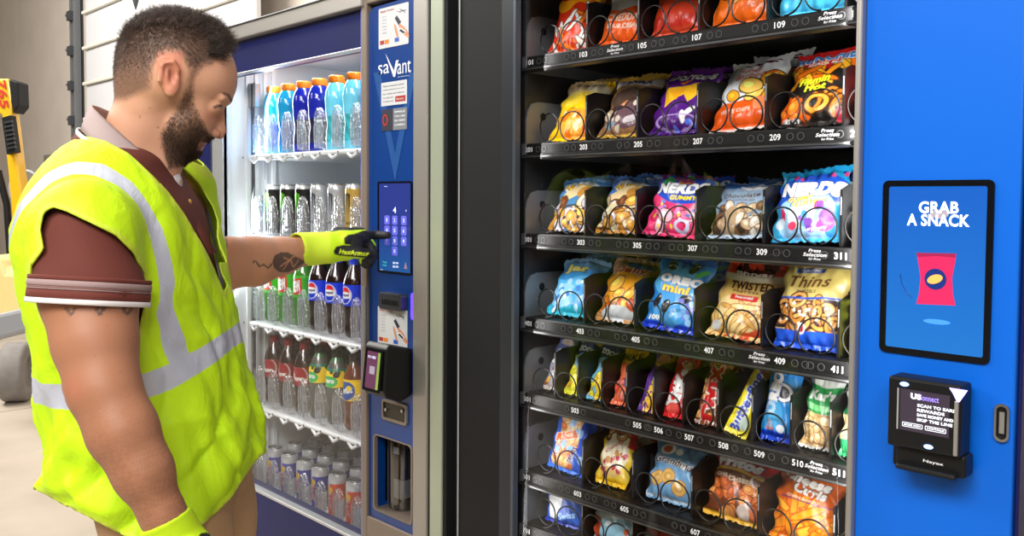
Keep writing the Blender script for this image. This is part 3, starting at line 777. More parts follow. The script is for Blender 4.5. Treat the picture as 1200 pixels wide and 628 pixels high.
# bill slot, led, reader, handle
b = MB(); c0 = fx(464.5, 353); b.prism(rrect(.088, .04, .008), c0+V3(0, .0, 0), EX, EZ, V3(0, -.02, 0), mat('slot_metal', (74, 76, 82), .3, metal=.6))
for k in range(7): b.box((c0.x-.03+.0095*k, -.027, c0.z-.008), (c0.x-.025+.0095*k, -.024, c0.z+.006), blk)
b.build('bill_slot', colo, bevel=.003)
b = MB(); c0 = fx(486, 359); b.prism(rrect(.017, .063, .008), c0+V3(-.002, 0, 0), EX, EZ, V3(0, -.004, 0), emis('column_led', (84, 56, 255), 2.6)); b.build('indicator_light', colo)
Yr = -.08; cx0, cx1 = PYp(427.5, 440, Yr).x, PYp(453, 440, Yr).x; wRR = cx1-cx0
zr1 = PYp(440, 405, Yr).z; zr0 = PYp(440, 465, Yr).z
b = MB(); b.prism([(-.006, zr0), (-.006, zr1-.01), (-.07, zr1+.006), (-.08, zr1-.004), (-.088, zr0+.02), (-.08, zr0+.004), (-.04, zr0-.012)], (cx0, 0, 0), EY, EZ, V3(wRR, 0, 0), blk)
rb = b.build('card_reader', colo, bevel=.004)
cxm = (cx0+cx1)/2; wR = wRR
b = MB(); n_v = V3(0, -.99, -.09); ezr = V3(0, -.085, .996).normalized() if False else V3(0, .11, .99).normalized()
oc = V3(cxm, -.0865, (zr0+zr1)/2+.004)
b.prism(rrect(wR*.8, .098, .003), oc, EX, ezr, V3(0, -.002, 0), mat('screen_bezel'))
b.prism(rrect(wR*.56, .084, .002), oc+V3(0, -.0022, 0), EX, ezr, V3(0, -.0005, 0), emis('reader_plum', (92, 50, 78), .6))
b.prism(rrect(wR*.1, .084, .001), oc+V3(wR*.27, -.003, 0), EX, ezr, V3(0, -.0005, 0), emis('reader_lime', (130, 160, 70), .5))
b.prism(rrect(.02, .018, .001), oc+V3(.0, -.003, .0), EX, ezr, V3(0, -.0004, 0), emis('reader_grey', (150, 140, 160), .6))
b.text('PAY HERE', oc+V3(0, -.0035, .03), EX, ezr, .03, .006, sw, .02); b.text('tap or scan', oc+V3(0, -.0035, -.02), EX, ezr, .032, .006, sw); b.text('swipe', oc+V3(0, -.0035, -.032), EX, ezr, .02, .005, sw)
b.build('reader_screen', rb)
b = MB(); c0 = V3((fx(449, 480).x+fx(478, 480).x)/2, -.0045, (fx(449, 482).z + fx(478, 483).z)/2); hw = fx(478, 480).x-fx(449, 480).x
b.ring(rrect(hw, .05, .008), rrect(hw-.012, .038, .005), c0, EX, EZ, V3(0, -.005, 0), bronze); b.prism(rrect(hw-.012, .038, .005), c0+V3(0, .0, 0), EX, EZ, V3(0, -.001, 0), mat('recess_olive', (70, 66, 58), .35, metal=.5))
b.prism(ell(.004, .004, 12), c0+V3(-hw*.33, -.002, 0), EX, EZ, V3(0, -.004, 0), mat('chrome')); b.prism(ell(.004, .004, 12), c0+V3(hw*.33, -.002, .008), EX, EZ, V3(0, -.004, 0), mat('chrome'))
b.build('coin_return', colo)
b = MB(); x0 = X_(431.5); b.tube([(x0+.006, -.016, PYp(438, 337, -.01).z), (x0+.006, -.016, PYp(438, 408, -.01).z)], .006, alu, 10); b.build('pull_bar', colo)

# ---- shelves with clear gates
YS = .085
DZ = [PYp(425, 227+dy, YS).z for dy in (-53, 57, 176, 289, 409)]
colx = [r_*1.37 for r_ in (-1.90, -1.834, -1.769, -1.703, -1.64, -1.573, -1.507, -1.44, -1.373)]
colx = [x for x in colx if x < LX1-.03]
def gate_mb(cx_, z):
    B = MB(); n = 12; vs = []; fs = []
    rows = 14; w2 = .0235; hg = .118
    for i in range(rows+1):
        v = i/rows; ww_ = w2*(.72+.28*min(1, v*3)) * (1 if v < .55 else math.sqrt(max(.02, 1-((v-.55)/.45)**2)))
        for j in range(n+1):
            u = -1+2*j/n
            vs.append((cx_+u*ww_, YS+.012-.014*math.cos(u*1.3)-.004*math.sin(v*9)*0 - .006*v, z+.004+hg*v))
    for i in range(rows):
        for j in range(n): a = i*(n+1)+j; fs.append((a, a+1, a+n+2, a+n+1))
    B.add(vs, fs, gatem, True)
    for u in (-.5, 0, .5): B.box((cx_+u*w2-.0018, YS-.012, z+.008), (cx_+u*w2+.0018, YS-.004, z+hg*(.8 if u else .9)), gatem)
    B.tube([(cx_-w2*.9, YS-.004, z+.012), (cx_-w2, YS-.006, z+hg*.5), (cx_-w2*.6, YS-.008, z+hg*.88), (cx_, YS-.01, z+hg), (cx_+w2*.6, YS-.008, z+hg*.88), (cx_+w2, YS-.006, z+hg*.5), (cx_+w2*.9, YS-.004, z+.012)], .0022, gatem, 6)
    return B
dord = ['top', 'second', 'third', 'fourth', 'lowest']
for k, z in enumerate(DZ):
    t = empty('drink_shelf', ((LX0+LX1)/2, .3, z), f'{dord[k]} white shelf with clear product gates in the blue drinks machine', 'shelf', 'white shelves in the drinks machine')
    o_ = -t.location; xa = LX0+.035; xb = LX1-.002
    b = MB(); b.box((xa, YS+.02, z-.012), (xb, .6, z), shelfw)
    for x in colx:
        for dx in (-.042, .042): b.box((x+dx-.002, YS+.05, z), (x+dx+.002, .55, z+.012), shelfw)
    b.build('shelf_deck', t, loc=o_)
    b = MB(); b.box((xa, YS-.012, z-.014), (xb, YS+.022, z+.001), shelfw)
    b.tube([(xa, YS-.014, z-.006), (xb, YS-.014, z-.006)], .0065, shelfw, 8)
    for x in colx:
        b.tube([(x-.02, YS-.016, z-.012), (x+.005, YS-.02, z-.022), (x+.02, YS-.014, z-.012)], .005, shelfw, 6)
        b.prism(ell(.003, .003, 8), (x+.03, YS-.0205, z-.006), EX, EZ, V3(0, -.0005, 0), dgrey)
    b.build('front_rail', t, loc=o_)
    for x in colx:
        g_ = gate_mb(x, z).build('product_gate', t, loc=o_)
        if k == 3 or k == 2:
            B = MB(); B.tube([(x-.014, .1, z+.246), (x+.016, .1, z+.246)], .009, gatem, 8)
# room lamps, added fill lights and cabinet leds
def area(name, loc, tgt, sx, sy, pw, col_=(1, 1, 1)):
    l = bpy.data.lights.new(name, 'AREA'); l.shape = 'RECTANGLE'; l.size = sx; l.size_y = sy; l.energy = pw; l.color = col_
    o = bpy.data.objects.new(name, l); COL.objects.link(o); o.location = loc
    o.rotation_mode = 'QUATERNION'; o.rotation_quaternion = (Vector(tgt)-Vector(loc)).to_track_quat('-Z', 'Y'); return o
area('ceiling_lamp', (-.2, -3.4, 3.9), (-1.1, 0, 1.0), 2.4, 1.2, 180, (1, .98, .95))
area('wall_fill_light', (-7.0, -1.2, 4.6), (-7.0, 2.4, 1.6), 5, 2, 520, (1, .96, .9))  # unseen area light added to brighten the back wall
area('ceiling_lamp_side', (-4.2, -3.0, 3.6), (-1.4, -.6, 1.1), 1.5, 1.5, 62, (1, .97, .92))
area('fill_light_right', (1.3, -2.3, 3.0), (-1.3, -.5, 1.0), 1.3, 1.3, 55, (1, .98, .95))  # unseen fill light added to brighten the man's vest
area('snack_led_left', (SXG+.02, .03, 1.12), (-.8, .35, 1.1), .03, 1.2, .8, (1, .98, .95))
area('snack_led_right', (SXS0-.02, .03, 1.12), (-.95, .4, 1.1), .03, 1.2, 3, (1, .98, .95))
area('drinks_led_left', (LX0+.02, .06, 1.2), (-2.1, .4, 1.1), .03, 1.1, 5.5, (.92, .97, 1))
#area('drinks_led_right', (LX1-.05, .07, 1.2), (-2.1, .35, 1.1), .03, 1.1, 7, (.92, .97, 1))
area('drinks_led_top', ((LX0+LX1)/2, .12, GT+.05), ((LX0+LX1)/2, .3, 1), .6, .04, 2, (.92, .97, 1))
wd = bpy.data.worlds.new('world'); SC.world = wd; wd.use_nodes = True
wd.node_tree.nodes['Background'].inputs[0].default_value = (.8, .85, .9, 1); wd.node_tree.nodes['Background'].inputs[1].default_value = .3
SC.view_settings.view_transform = 'Standard'; SC.view_settings.look = 'None'; SC.view_settings.gamma = 1; SC.view_settings.use_curve_mapping = False
SC.view_settings.exposure = 0.0
# ================================================================== wrapped snacks
foil = mat('printed_wrapper', rough=.27, attr='Col', spec=.6, bump=.35, bscale=55, bdist=.003)
def fold(u, v, seed):
    return mnoise.noise(Vector((u*4+seed*3.1, v*5, seed))) 
def make_wrapper(name, art, th, parent=None, kind='bag', seed=1):
    """a filled, sealed wrapper: front carries the design, bottom edge on z=0, front towards -y"""
    w, h = art.w, art.h; g = art.grid(); ny, nx, _ = g.shape
    U, V = np.meshgrid(np.linspace(0, 1, nx), np.linspace(0, 1, ny))
    r = np.random.RandomState(seed)
    sealb, sealt = (.05, .07) if kind == 'bag' else (.06, .06)
    vv = np.clip((V-sealb)/(1-sealb-sealt), 0, 1)
    pu = (1-np.abs(2*U-1)**2.6)**.62
    pv = (1-np.abs(2*vv-1)**(4.6 if kind == 'bag' else 8))**(.62)
    bulge = pu*pv
    if kind == 'bag': bulge *= (.84-.18*V)
    def wr(s_, fu, fv):
        a, b_, c_, d_ = r.uniform(0, 6.28, 4)
        return (np.sin(U*fu+a+1.5*np.sin(V*fv*.7+b_))*np.sin(V*fv+c_) + .6*np.sin(U*fu*1.9+V*fv*1.3+d_))*s_
    edge = 1-np.clip(bulge, 0, 1)
    wr_ = wr(.0022, 7, 9)*(.4+edge) + wr(.0011, 19, 14)*(.3+edge)
    # folds fanning from the seals
    fan = np.exp(-((V-.93)/.12)**2)+np.exp(-((V-.05)/.09)**2)
    wr_ += fan*.0022*np.sin(U*38+np.sin(V*20)+seed) * np.sin(np.pi*U)
    yf = -(bulge*th/2 + wr_*np.where(bulge > .02, 1, .6))
    yb = bulge*th/2*.8 + .0006
    pinch = 1-.055*pv*(1 if kind == 'bag' else .3)
    corner = .003*np.sin(V*23+seed)*(kind == 'bag')
    X = (U-.5)*w*pinch + corner*(np.abs(2*U-1)**4)*np.sign(U-.5)
    Z = V*h + .0016*np.sin(U*60)*((V > .985) | (V < .015)) + .004*np.sin(U*5+seed)*V
    Vf = np.stack([X, yf, Z], -1).reshape(-1, 3); Cf = g.reshape(-1, 3)
    i = np.arange(ny-1)[:, None]*nx+np.arange(nx-1)[None]; i = i.ravel()
    Ff = np.stack([i, i+1, i+nx+1, i+nx], 1)
    # back: coarser
    bx = np.unique(np.linspace(0, nx-1, 14).astype(int)); by = np.unique(np.linspace(0, ny-1, 20).astype(int))
    Vb = np.stack([X[np.ix_(by, bx)], yb[np.ix_(by, bx)], Z[np.ix_(by, bx)]], -1).reshape(-1, 3)
    Cb = np.repeat(g[by][:, [2]], len(bx), 1).reshape(-1, 3)
    n0 = len(Vf); m_ = len(bx); j = (np.arange(len(by)-1)[:, None]*m_+np.arange(m_-1)[None]).ravel()+n0
    Fb = np.stack([j, j+m_, j+m_+1, j+1], 1)
    return np_mesh(name, np.concatenate([Vf, Vb]), np.concatenate([Ff, Fb]), np.concatenate([Cf, Cb]), foil, parent)

CP = 120  # colours are read off the photo
def A(w, h, base, res=.00125): return Art(w, h, base, res)
DES = {}
def des(f): DES[f.__name__] = f; return f
Wt = (240, 240, 238)
@des
def puffs(w, h):
    a = A(w, h, (250, 190, 20)); a.band(.72, 1, (250, 205, 40)); a.band(.86, 1, (30, 25, 20), .03, 1.5); a.text('CHEETOS', .5, .9, .85, .12, (250, 210, 30), .04, .1, .12, (200, 30, 20))
    a.band(.0, .5, (215, 50, 20), .06, 1.3); a.band(.5, .62, (245, 160, 20), .05, 1.4); a.band(.62, .7, (200, 30, 20), .05, 1.2)
    a.food(.05, .95, .02, .42, 26, [(235, 225, 215), (240, 120, 30), (225, 80, 20), (245, 240, 235)], .012, 'stick'); return a
@des
def cheddar(w, h):
    a = A(w, h, (235, 238, 240)); a.food(.05, .95, .5, 1, 12, [(240, 180, 50), (225, 150, 30), (250, 200, 80)], .017); a.band(0, .38, (240, 95, 25), .03, .8); a.text('CHEDDAR', .5, .27, .75, .08, (250, 220, 200)); a.text('SOUR CREAM', .5, .18, .7, .05, (250, 220, 200)); return a
@des
def redhot(w, h):
    a = A(w, h, (196, 50, 30)); a.grad(.1, .7, (190, 40, 28), (225, 90, 35)); a.food(.1, .9, .45, .95, 9, [(230, 130, 50), (235, 150, 60), (215, 100, 40)], .02); a.band(.0, .08, (210, 70, 40)); a.text('BBQ', .4, .3, .5, .14, (240, 190, 150), .04, .2); return a
@des
def orangenut(w, h):
    a = A(w, h, (238, 110, 20)); a.food(.05, .95, .2, .95, 26, [(215, 160, 90), (225, 175, 105), (200, 140, 70)], .018); a.text('Fritos', .35, .85, .6, .16, (250, 220, 40), .05, .2, .2, (200, 30, 20)); a.band(0, .14, (240, 105, 20), .05, 1.2); return a
@des
def skyblue(w, h):
    a = A(w, h, (70, 180, 225)); a.band(.2, 1, (90, 195, 235), .05); a.text('RICE', .5, .6, .7, .2, (250, 250, 250), .04, .2); return a
@des
def ranchy(w, h):
    a = A(w, h, (250, 195, 20)); a.ell(.35, .9, .45, .22, (225, 195, 150), .3); a.ell(.75, .82, .3, .14, (240, 225, 190), -.4); a.ell(.3, .62, .25, .14, (250, 215, 60)); a.text('FUNYUNS', .5, .72, .7, .09, (245, 225, 120), .04); a.food(.12, .95, .08, .42, 10, [(245, 150, 30), (240, 170, 60), (250, 205, 130)], .018); a.ell(.55, .22, .35, .28, (245, 160, 50)); a.speck(14, [(250, 225, 170), (230, 110, 20)], .008, .2, .9, .08, .38); return a
@des
def party(w, h):
    a = A(w, h, (165, 120, 80)); a.band(.78, .93, (225, 220, 215)); a.text('SNAX', .55, .86, .6, .1, (60, 70, 150), .05); a.band(.93, 1, (225, 180, 60)); a.ell(.5, .55, .4, .25, (90, 70, 60)); a.food(.1, .95, .08, .5, 10, [(190, 130, 90), (220, 190, 160), (80, 60, 60)], .015); a.ell(.6, .26, .3, .22, (110, 80, 90)); a.ell(.68, .22, .15, .07, (220, 210, 215), .5); a.ell(.25, .15, .1, .07, (130, 160, 190)); a.speck(10, [(230, 215, 200), (70, 50, 60)], .007, .1, .9, .05, .5); a.band(.0, .05, (200, 160, 60)); return a
@des
def doritos(w, h):
    a = A(w, h, (84, 24, 130)); a.band(.82, 1, (110, 40, 150)); a.band(.0, .14, (70, 20, 120), .02); a.poly([(.1, .64), (.75, .72), (.9, .62), (.62, .42), (.5, .55), (.2, .35)], (250, 190, 40)); a.poly([(.2, .6), (.5, .66), (.4, .45)], (245, 170, 30)); a.text('Doritos', .52, .84, .85, .13, Wt, .04, .2, 0, (30, 15, 50)); a.poly([(.35, .74), (.6, .78), (.42, .7)], (240, 120, 30)); a.ell(.68, .27, .13, .05, Wt, .8); a.ell(.6, .2, .05, .12, Wt, .3); a.ringe(.5, .14, .4, .12, (180, 150, 220), .15); a.speck(6, [(80, 110, 220)], .006, .4, 1, .05, .2); return a
@des
def utz(w, h):
    a = A(w, h, (232, 235, 238)); a.band(0, .34, (240, 92, 22), .02, .8, slope=-.03); a.food(.2, .95, .36, .6, 9, [(250, 190, 60), (245, 170, 40), (255, 210, 100)], .02); a.text('UTZ', .55, .9, .65, .11, (110, 30, 40), .06, .15); a.text('Honey', .45, .76, .42, .09, (225, 80, 30), .02, .3); a.text('Barbeque', .55, .68, .68, .09, (225, 80, 30), .02, .3); a.text('WAVY CHIPS', .4, .2, .5, .05, (250, 220, 200)); a.ell(.8, .26, .12, .12, (245, 140, 90)); a.band(0, .03, (240, 235, 230)); return a
@des
def munchies(w, h):
    a = A(w, h, (28, 24, 22)); a.band(.66, 1, (205, 28, 30)); a.band(.93, 1, (200, 30, 30)); a.food(.0, 1, .55, .72, 24, [(240, 150, 30), (245, 180, 40), (225, 110, 20)], .012, 'stick'); a.food(.0, .4, .12, .3, 12, [(235, 95, 20), (245, 120, 30)], .012); a.food(.45, 1, .18, .42, 7, [(240, 160, 60), (225, 130, 40)], .018, 'ring'); a.text('MUNCHIES', .5, .86, .96, .14, (60, 140, 225), .06, .0, .03, (250, 250, 250)); a.text('SNACK MIX', .5, .75, .5, .045, (250, 240, 230)); a.text('Flamin', .42, .52, .44, .1, (230, 240, 40), .04, .2, .1, (20, 20, 20)); a.text('Hot', .46, .42, .3, .09, (230, 240, 40), .04, .2, .1, (20, 20, 20)); a.ell(.88, .1, .07, .09, (215, 60, 80)); a.text('NET WT', .18, .06, .25, .03, (230, 230, 230)); return a
@des
def redbag(w, h):
    a = A(w, h, (215, 50, 36)); a.grad(0, 1, (225, 70, 45), (190, 30, 30)); a.band(0, .08, (230, 230, 230)); return a
def trailmix(base, top):
    def f(w, h):
        a = A(w, h, base); a.band(.62, 1, top); a.ell(.5, .78, .4, .14, (215, 225, 235)); a.text('NUTTY', .5, .76, .7, .11, (240, 190, 50), .04, .1, 0, (90, 60, 40)); a.ell(.35, .64, .3, .1, (235, 210, 160), .5); a.ell(.68, .66, .22, .12, (200, 140, 60)); a.food(.02, .98, .03, .55, 30, [(215, 150, 60), (235, 175, 80), (200, 190, 200), (120, 70, 40), (240, 215, 170)], .016); a.speck(14, [(240, 235, 225), (60, 45, 60)], .004, .1, .9, .05, .5); return a
    return f
DES['cashew'] = trailmix((70, 130, 180), (80, 140, 205)); DES['pretzelmix'] = trailmix((195, 130, 50), (75, 125, 200))
@des
def nerdpink(w, h):
    a = A(w, h, (238, 60, 120)); a.band(.9, 1, (120, 30, 110)); a.ell(.55, .78, .55, .28, (35, 80, 200)); a.ell(.2, .86, .1, .1, (60, 180, 80)); a.ell(.5, .93, .14, .07, (240, 140, 40)); a.food(.15, .9, .12, .48, 8, [(245, 100, 150), (225, 50, 70), (250, 190, 210)], .014); a.text('NERDS', .5, .77, .9, .2, Wt, .07, .1, .1, (20, 40, 110)); a.text('GUMMY', .6, .61, .5, .08, (250, 225, 40), .05, .1, .08, (30, 60, 160)); a.speck(20, [(250, 240, 245), (90, 140, 230), (250, 220, 60), (200, 20, 70)], .004, .1, .95, .04, .5); a.ringe(.72, .15, .14, .1, (200, 210, 245), .4); return a
@des
def chocpret(w, h):
    a = A(w, h, (150, 175, 205)); a.band(.84, 1, (60, 110, 180), .02, .9); a.ell(.7, .86, .33, .1, (235, 240, 245)); a.text('Grandma', .7, .86, .5, .06, (50, 90, 160), .03, .2); a.text('Chocolate', .42, .68, .66, .08, (95, 70, 60), .03, .15); a.text('BIT COOKIES', .42, .6, .5, .045, (110, 90, 90)); a.food(.03, .97, .03, .5, 42, [(200, 165, 130), (215, 185, 150), (120, 85, 60), (235, 220, 200), (70, 50, 40)], .011); a.ell(.35, .2, .12, .3, (190, 160, 125)); a.band(0, .05, (185, 205, 225)); return a
@des
def nerdblue(w, h):
    a = A(w, h, (60, 170, 220)); a.band(.78, 1, (30, 150, 205)); a.ell(.5, .63, .55, .28, (30, 80, 190)); a.ell(.5, .3, .42, .4, (150, 195, 235)); a.ell(.45, .33, .2, .2, (225, 235, 245)); a.text('NERDS', .53, .67, .92, .2, Wt, .08, .1, -.08, (20, 50, 130)); a.text('GUMMY', .4, .55, .4, .065, (250, 220, 40), .05, .1, 0, (30, 60, 160)); a.text('CLUSTERS', .52, .48, .5, .065, (250, 220, 40), .05, .1, 0, (30, 60, 160)); a.speck(18, [(120, 60, 170), (225, 60, 100), (60, 150, 225), (240, 245, 250)], .008, .1, .9, .1, .45); a.ell(.82, .28, .1, .13, (130, 80, 190)); a.ell(.8, .18, .12, .08, (240, 80, 160), .3); a.text('very berry', .68, .13, .3, .05, Wt, .03, .2, .1); a.speck(12, [(40, 60, 150), (200, 60, 120)], .005, 0, 1, .82, .9); a.band(0, .05, (50, 160, 215)); a.ell(.14, .22, .07, .08, (200, 215, 230)); return a
@des
def whitemix(w, h):
    a = A(w, h, (235, 236, 240)); a.ell(.6, .5, .3, .3, (40, 60, 160)); a.ell(.7, .8, .3, .15, (225, 90, 40)); return a
@des
def bluechips(w, h):
    a = A(w, h, (62, 150, 215)); a.grad(.7, 1, (62, 150, 215), (140, 180, 215)); a.text('Jar', .42, .76, .55, .16, (225, 215, 120), .06, 0, .0, (25, 40, 90)); a.band(.3, .62, (90, 180, 235), .05, 1); a.band(0, .14, (40, 170, 195)); a.ell(.3, .3, .3, .22, (140, 195, 235)); a.ell(.7, .3, .25, .18, (80, 160, 225)); a.speck(26, [(170, 215, 240), (50, 120, 200), (225, 240, 250)], .007, .05, .95, .05, .55); return a
@des
def dailyorange(w, h):
    a = A(w, h, (190, 140, 90)); a.band(.82, 1, (170, 130, 100)); a.ell(.5, .5, .5, .3, (240, 165, 40)); a.text('Daily', .5, .76, .75, .13, (185, 50, 35), .05, .2, .08, (235, 230, 220)); a.ell(.62, .86, .3, .06, (60, 90, 160)); a.food(.05, .95, .1, .55, 12, [(245, 160, 40), (230, 130, 30), (250, 190, 80), (210, 90, 30)], .018); a.ell(.5, .1, .38, .13, (215, 220, 225)); a.ell(.8, .25, .15, .12, (200, 70, 30)); return a
@des
def oreomini(w, h):
    a = A(w, h, (40, 130, 215)); a.band(.9, 1, (20, 80, 200)); a.band(0, .09, (20, 60, 210)); a.ell(.5, .6, .45, .28, (90, 180, 235)); a.ell(.5, .3, .35, .3, (70, 160, 230))
    for x, y, r_ in ((.3, .82, .0), (.7, .85, .9), (.22, .34, 1.2), (.72, .42, .4), (.42, .28, 1.4)): a.ell(x, y, .11, .075, (28, 26, 34), r_); a.ell(x+.01, y-.012, .1, .03, (235, 235, 235), r_); a.ell(x+.01, y-.025, .09, .04, (40, 34, 40), r_)
    a.text('OREO', .54, .65, .8, .12, Wt, .09, 0, 0, (20, 60, 170)); a.text('mini', .5, .53, .5, .11, (250, 215, 40), .05, 0, 0, (30, 90, 190)); a.text('100', .22, .13, .22, .06, Wt, .05); a.speck(14, [(150, 200, 245), (120, 120, 220)], .006, .5, .95, .08, .4); a.ell(.85, .78, .12, .04, (90, 200, 90), .5); return a
@des
def twisted(w, h):
    a = A(w, h, (235, 195, 110)); a.band(.78, 1, (60, 30, 24)); a.band(.78, 1, (235, 70, 40), u0=0, u1=.2); a.band(.78, 1, (235, 70, 40), u0=.84, u1=1); a.band(.72, .81, (235, 225, 195), .015, .6); a.text('SNYDERS', .52, .81, .6, .055, (235, 225, 200), .04, 0, 0, (60, 30, 24)); a.band(0, .16, (225, 85, 45), .02, .7); a.ell(.5, .3, .48, .28, (240, 215, 150)); a.text('TWISTED', .55, .65, .72, .11, (80, 30, 24), .05); a.text('PRETZEL', .5, .57, .45, .03, (90, 50, 40)); a.rect(.5, .49, .46, .07, (215, 40, 36)); a.text('Seasoned', .5, .5, .3, .035, Wt); a.rect(.7, .37, .2, .1, (190, 30, 40)); a.rect(.7, .36, .14, .04, (225, 200, 120)); a.food(.1, .9, .08, .38, 22, [(240, 200, 120), (225, 175, 90), (250, 220, 150)], .011, 'stick', edge=(180, 110, 50)); a.ell(.14, .12, .09, .07, (215, 215, 215)); return a
@des
def thins(w, h):
    a = A(w, h, (205, 185, 105)); a.food(.0, 1, .2, .52, 34, [(205, 130, 50), (190, 110, 40), (225, 160, 80)], .016, 'ring', back=(50, 32, 30), edge=(60, 34, 24)); a.speck(20, [(240, 235, 225)], .003, 0, 1, .2, .5); a.band(.52, .545, (40, 80, 180), -.01, .5); a.band(0, .19, (30, 80, 200), .015, .5); a.text('UTZ', .5, .965, .45, .07, (40, 60, 160), .08); a.rect(.42, .86, .42, .055, (50, 90, 180)); a.text('CLASSIC', .42, .862, .3, .03, (235, 225, 170), .03); a.text('Thins', .45, .73, .62, .13, (110, 66, 36), .02, .3); a.text('PRETZELS', .42, .62, .3, .03, (110, 80, 40)); a.ell(.45, .2, .06, .08, (220, 225, 240)); a.ell(.45, .2, .035, .05, (200, 40, 50)); return a
@des
def lime(w, h):
    a = A(w, h, (215, 225, 50)); a.ell(.3, .3, .3, .3, (240, 240, 90)); return a
@des
def payday(w, h):
    a = A(w, h, (40, 90, 190)); a.grad(0, 1, (170, 160, 150), (50, 110, 210)); a.ell(.5, .85, .35, .3, (60, 60, 130)); a.ell(.6, .72, .3, .15, (220, 200, 190)); a.food(.05, .95, .05, .5, 10, [(240, 180, 60), (225, 150, 60), (130, 80, 50)], .008); a.ell(.3, .5, .25, .3, (235, 235, 240)); return a
def yellowmix(c0, c1, tp):
    def f(w, h):
        a = A(w, h, c0); a.band(.6, .8, (60, 60, 110), .02); a.text('ZOOM', .5, .69, .8, .08, (240, 240, 240), .05); a.band(.82, 1, tp); a.food(.05, .95, .05, .55, 14, [c1, (250, 225, 60), (245, 190, 40)], .008); a.ell(.5, .5, .4, .3, (130, 190, 225)); a.ell(.6, .2, .3, .3, c1); return a
    return f
DES['fruitmix'] = yellowmix((225, 220, 50), (245, 230, 70), (240, 190, 50)); DES['lemonbag'] = yellowmix((120, 190, 225), (245, 205, 40), (250, 210, 30))
@des
def gummix(w, h):
    a = A(w, h, (235, 110, 70)); a.band(.6, .85, (240, 190, 30)); a.text('MIKE', .5, .7, .8, .1, (30, 30, 30), .05, .2, .2); a.band(.85, 1, (240, 90, 40)); a.food(.05, .95, .05, .55, 12, [(240, 130, 120), (110, 60, 110), (250, 180, 140), (220, 70, 50)], .009); return a
@des
def caramello(w, h):
    a = A(w, h, (90, 45, 140)); a.poly([(.55, 0), (1, 0), (1, 1), (.95, 1)], (245, 175, 30)); a.poly([(.3, .0), (.8, 0), (1, .35), (1, .8)], (245, 180, 40)); a.text('Caramello', .42, .4, 2.9, .13, (250, 200, 60), .05, .2, PI/2-.02, (80, 35, 120)); a.ell(.55, .72, .3, .25, (200, 130, 90)); a.band(.85, 1, (110, 60, 160)); a.band(.9, 1, (245, 180, 40), u0=.6); return a
@des
def kitkat(w, h):
    a = A(w, h, (212, 22, 30)); a.text('KitKat', .45, .44, 1.9, .2, Wt, .08, .15, PI/2-.15, (150, 10, 20)); a.rect(.66, .72, .42, .12, (150, 90, 55), .5); a.rect(.6, .69, .3, .08, (215, 175, 125), .5); a.ell(.4, .12, .25, .2, (235, 90, 80)); a.band(.9, 1, (225, 40, 40)); return a
@des
def twix(w, h):
    a = A(w, h, (120, 62, 36)); a.food(.0, 1, .02, .98, 34, [(150, 90, 50), (225, 170, 100), (100, 50, 30), (205, 150, 80)], .007); a.text('TWIX', .5, .42, 2.3, .62*h/h*.13/.13*.3, (200, 24, 30), .09, .1, PI/2, (240, 225, 210)); a.band(.9, 1, (200, 30, 30)); a.band(.82, .9, (190, 130, 60)); return a
@des
def butter(w, h):
    a = A(w, h, (238, 222, 30)); a.rect(.5, .45, .62, .62, (245, 230, 50)); a.text('Butterfinger', .5, .48, 3.1, .18, (28, 72, 180), .05, .2, PI/2, (240, 235, 220)); a.ell(.7, .87, .35, .35, (150, 85, 40), .4); a.ell(.65, .9, .2, .2, (225, 150, 60), .4); a.ell(.75, .16, .2, .25, (180, 200, 190)); a.band(0, .06, (230, 210, 40)); return a
@des
def oreobar(w, h):
    a = A(w, h, (45, 140, 215)); a.grad(.7, 1, (55, 150, 225), (25, 100, 200)); a.band(0, .11, (25, 70, 200)); a.ell(.62, .58, .28, .3, (30, 28, 36)); a.ringe(.62, .58, .25, .27, (235, 235, 240), .35); a.ell(.62, .58, .16, .18, (40, 36, 44)); a.text('OREO', .33, .55, 1.3, .15, Wt, .09, 0, PI/2-.1, (20, 70, 180)); a.poly([(.22, .12), (.5, .12), (.4, .22), (.3, .25)], (215, 120, 90)); a.ell(.68, .15, .12, .12, (230, 235, 245)); a.ell(.4, .3, .3, .4, (90, 185, 235), 0, .6); return a
@des
def karsnuts(w, h):
    a = A(w, h, (215, 218, 214)); a.food(.02, .98, .04, .4, 40, [(225, 190, 140), (235, 205, 160), (210, 170, 115)], .009, back=(190, 150, 100), edge=(150, 105, 60)); a.band(.42, .74, (40, 150, 75), .02, .5); a.band(.45, .52, (120, 205, 130), .02, .6); a.text("Kar's", .5, .62, .78, .12, Wt, .05, .2, .08); a.text('SALTED', .6, .9, .55, .035, (80, 150, 100)); a.text('PEANUTS', .6, .85, .6, .04, (80, 150, 100), .03); a.band(0, .03, (190, 195, 190)); return a
@des
def greennuts(w, h):
    a = A(w, h, (225, 190, 140)); a.food(.0, 1, .1, .5, 16, [(235, 205, 160), (220, 180, 130)], .009); a.band(.5, .9, (30, 110, 70)); a.band(0, .2, (40, 150, 90)); a.text('KAR', .4, .7, .7, .15, Wt, .05); return a
@des
def ricecrisp(w, h):
    a = A(w, h, (35, 90, 200)); a.rect(.45, .5, .55, .92, (225, 185, 130), -.12); a.food(.2, .72, .1, .9, 30, [(240, 205, 150), (225, 175, 110), (215, 120, 60)], .01, edge=(200, 130, 80)); a.text('RICE', .4, .55, .6, .13, (235, 110, 50), .08, .1, .3, Wt); a.text('KRISPIES', .3, .38, .5, .1, (235, 110, 50), .05, .1, 1.2, Wt); a.text('TREATS', .66, .28, .35, .09, (60, 50, 130), .06, .1, 1.3, Wt); a.ell(.85, .6, .12, .5, (30, 80, 200)); a.band(0, .06, (40, 110, 225)); a.speck(8, [(150, 190, 240)], .009, 0, 1, .1, .95); return a
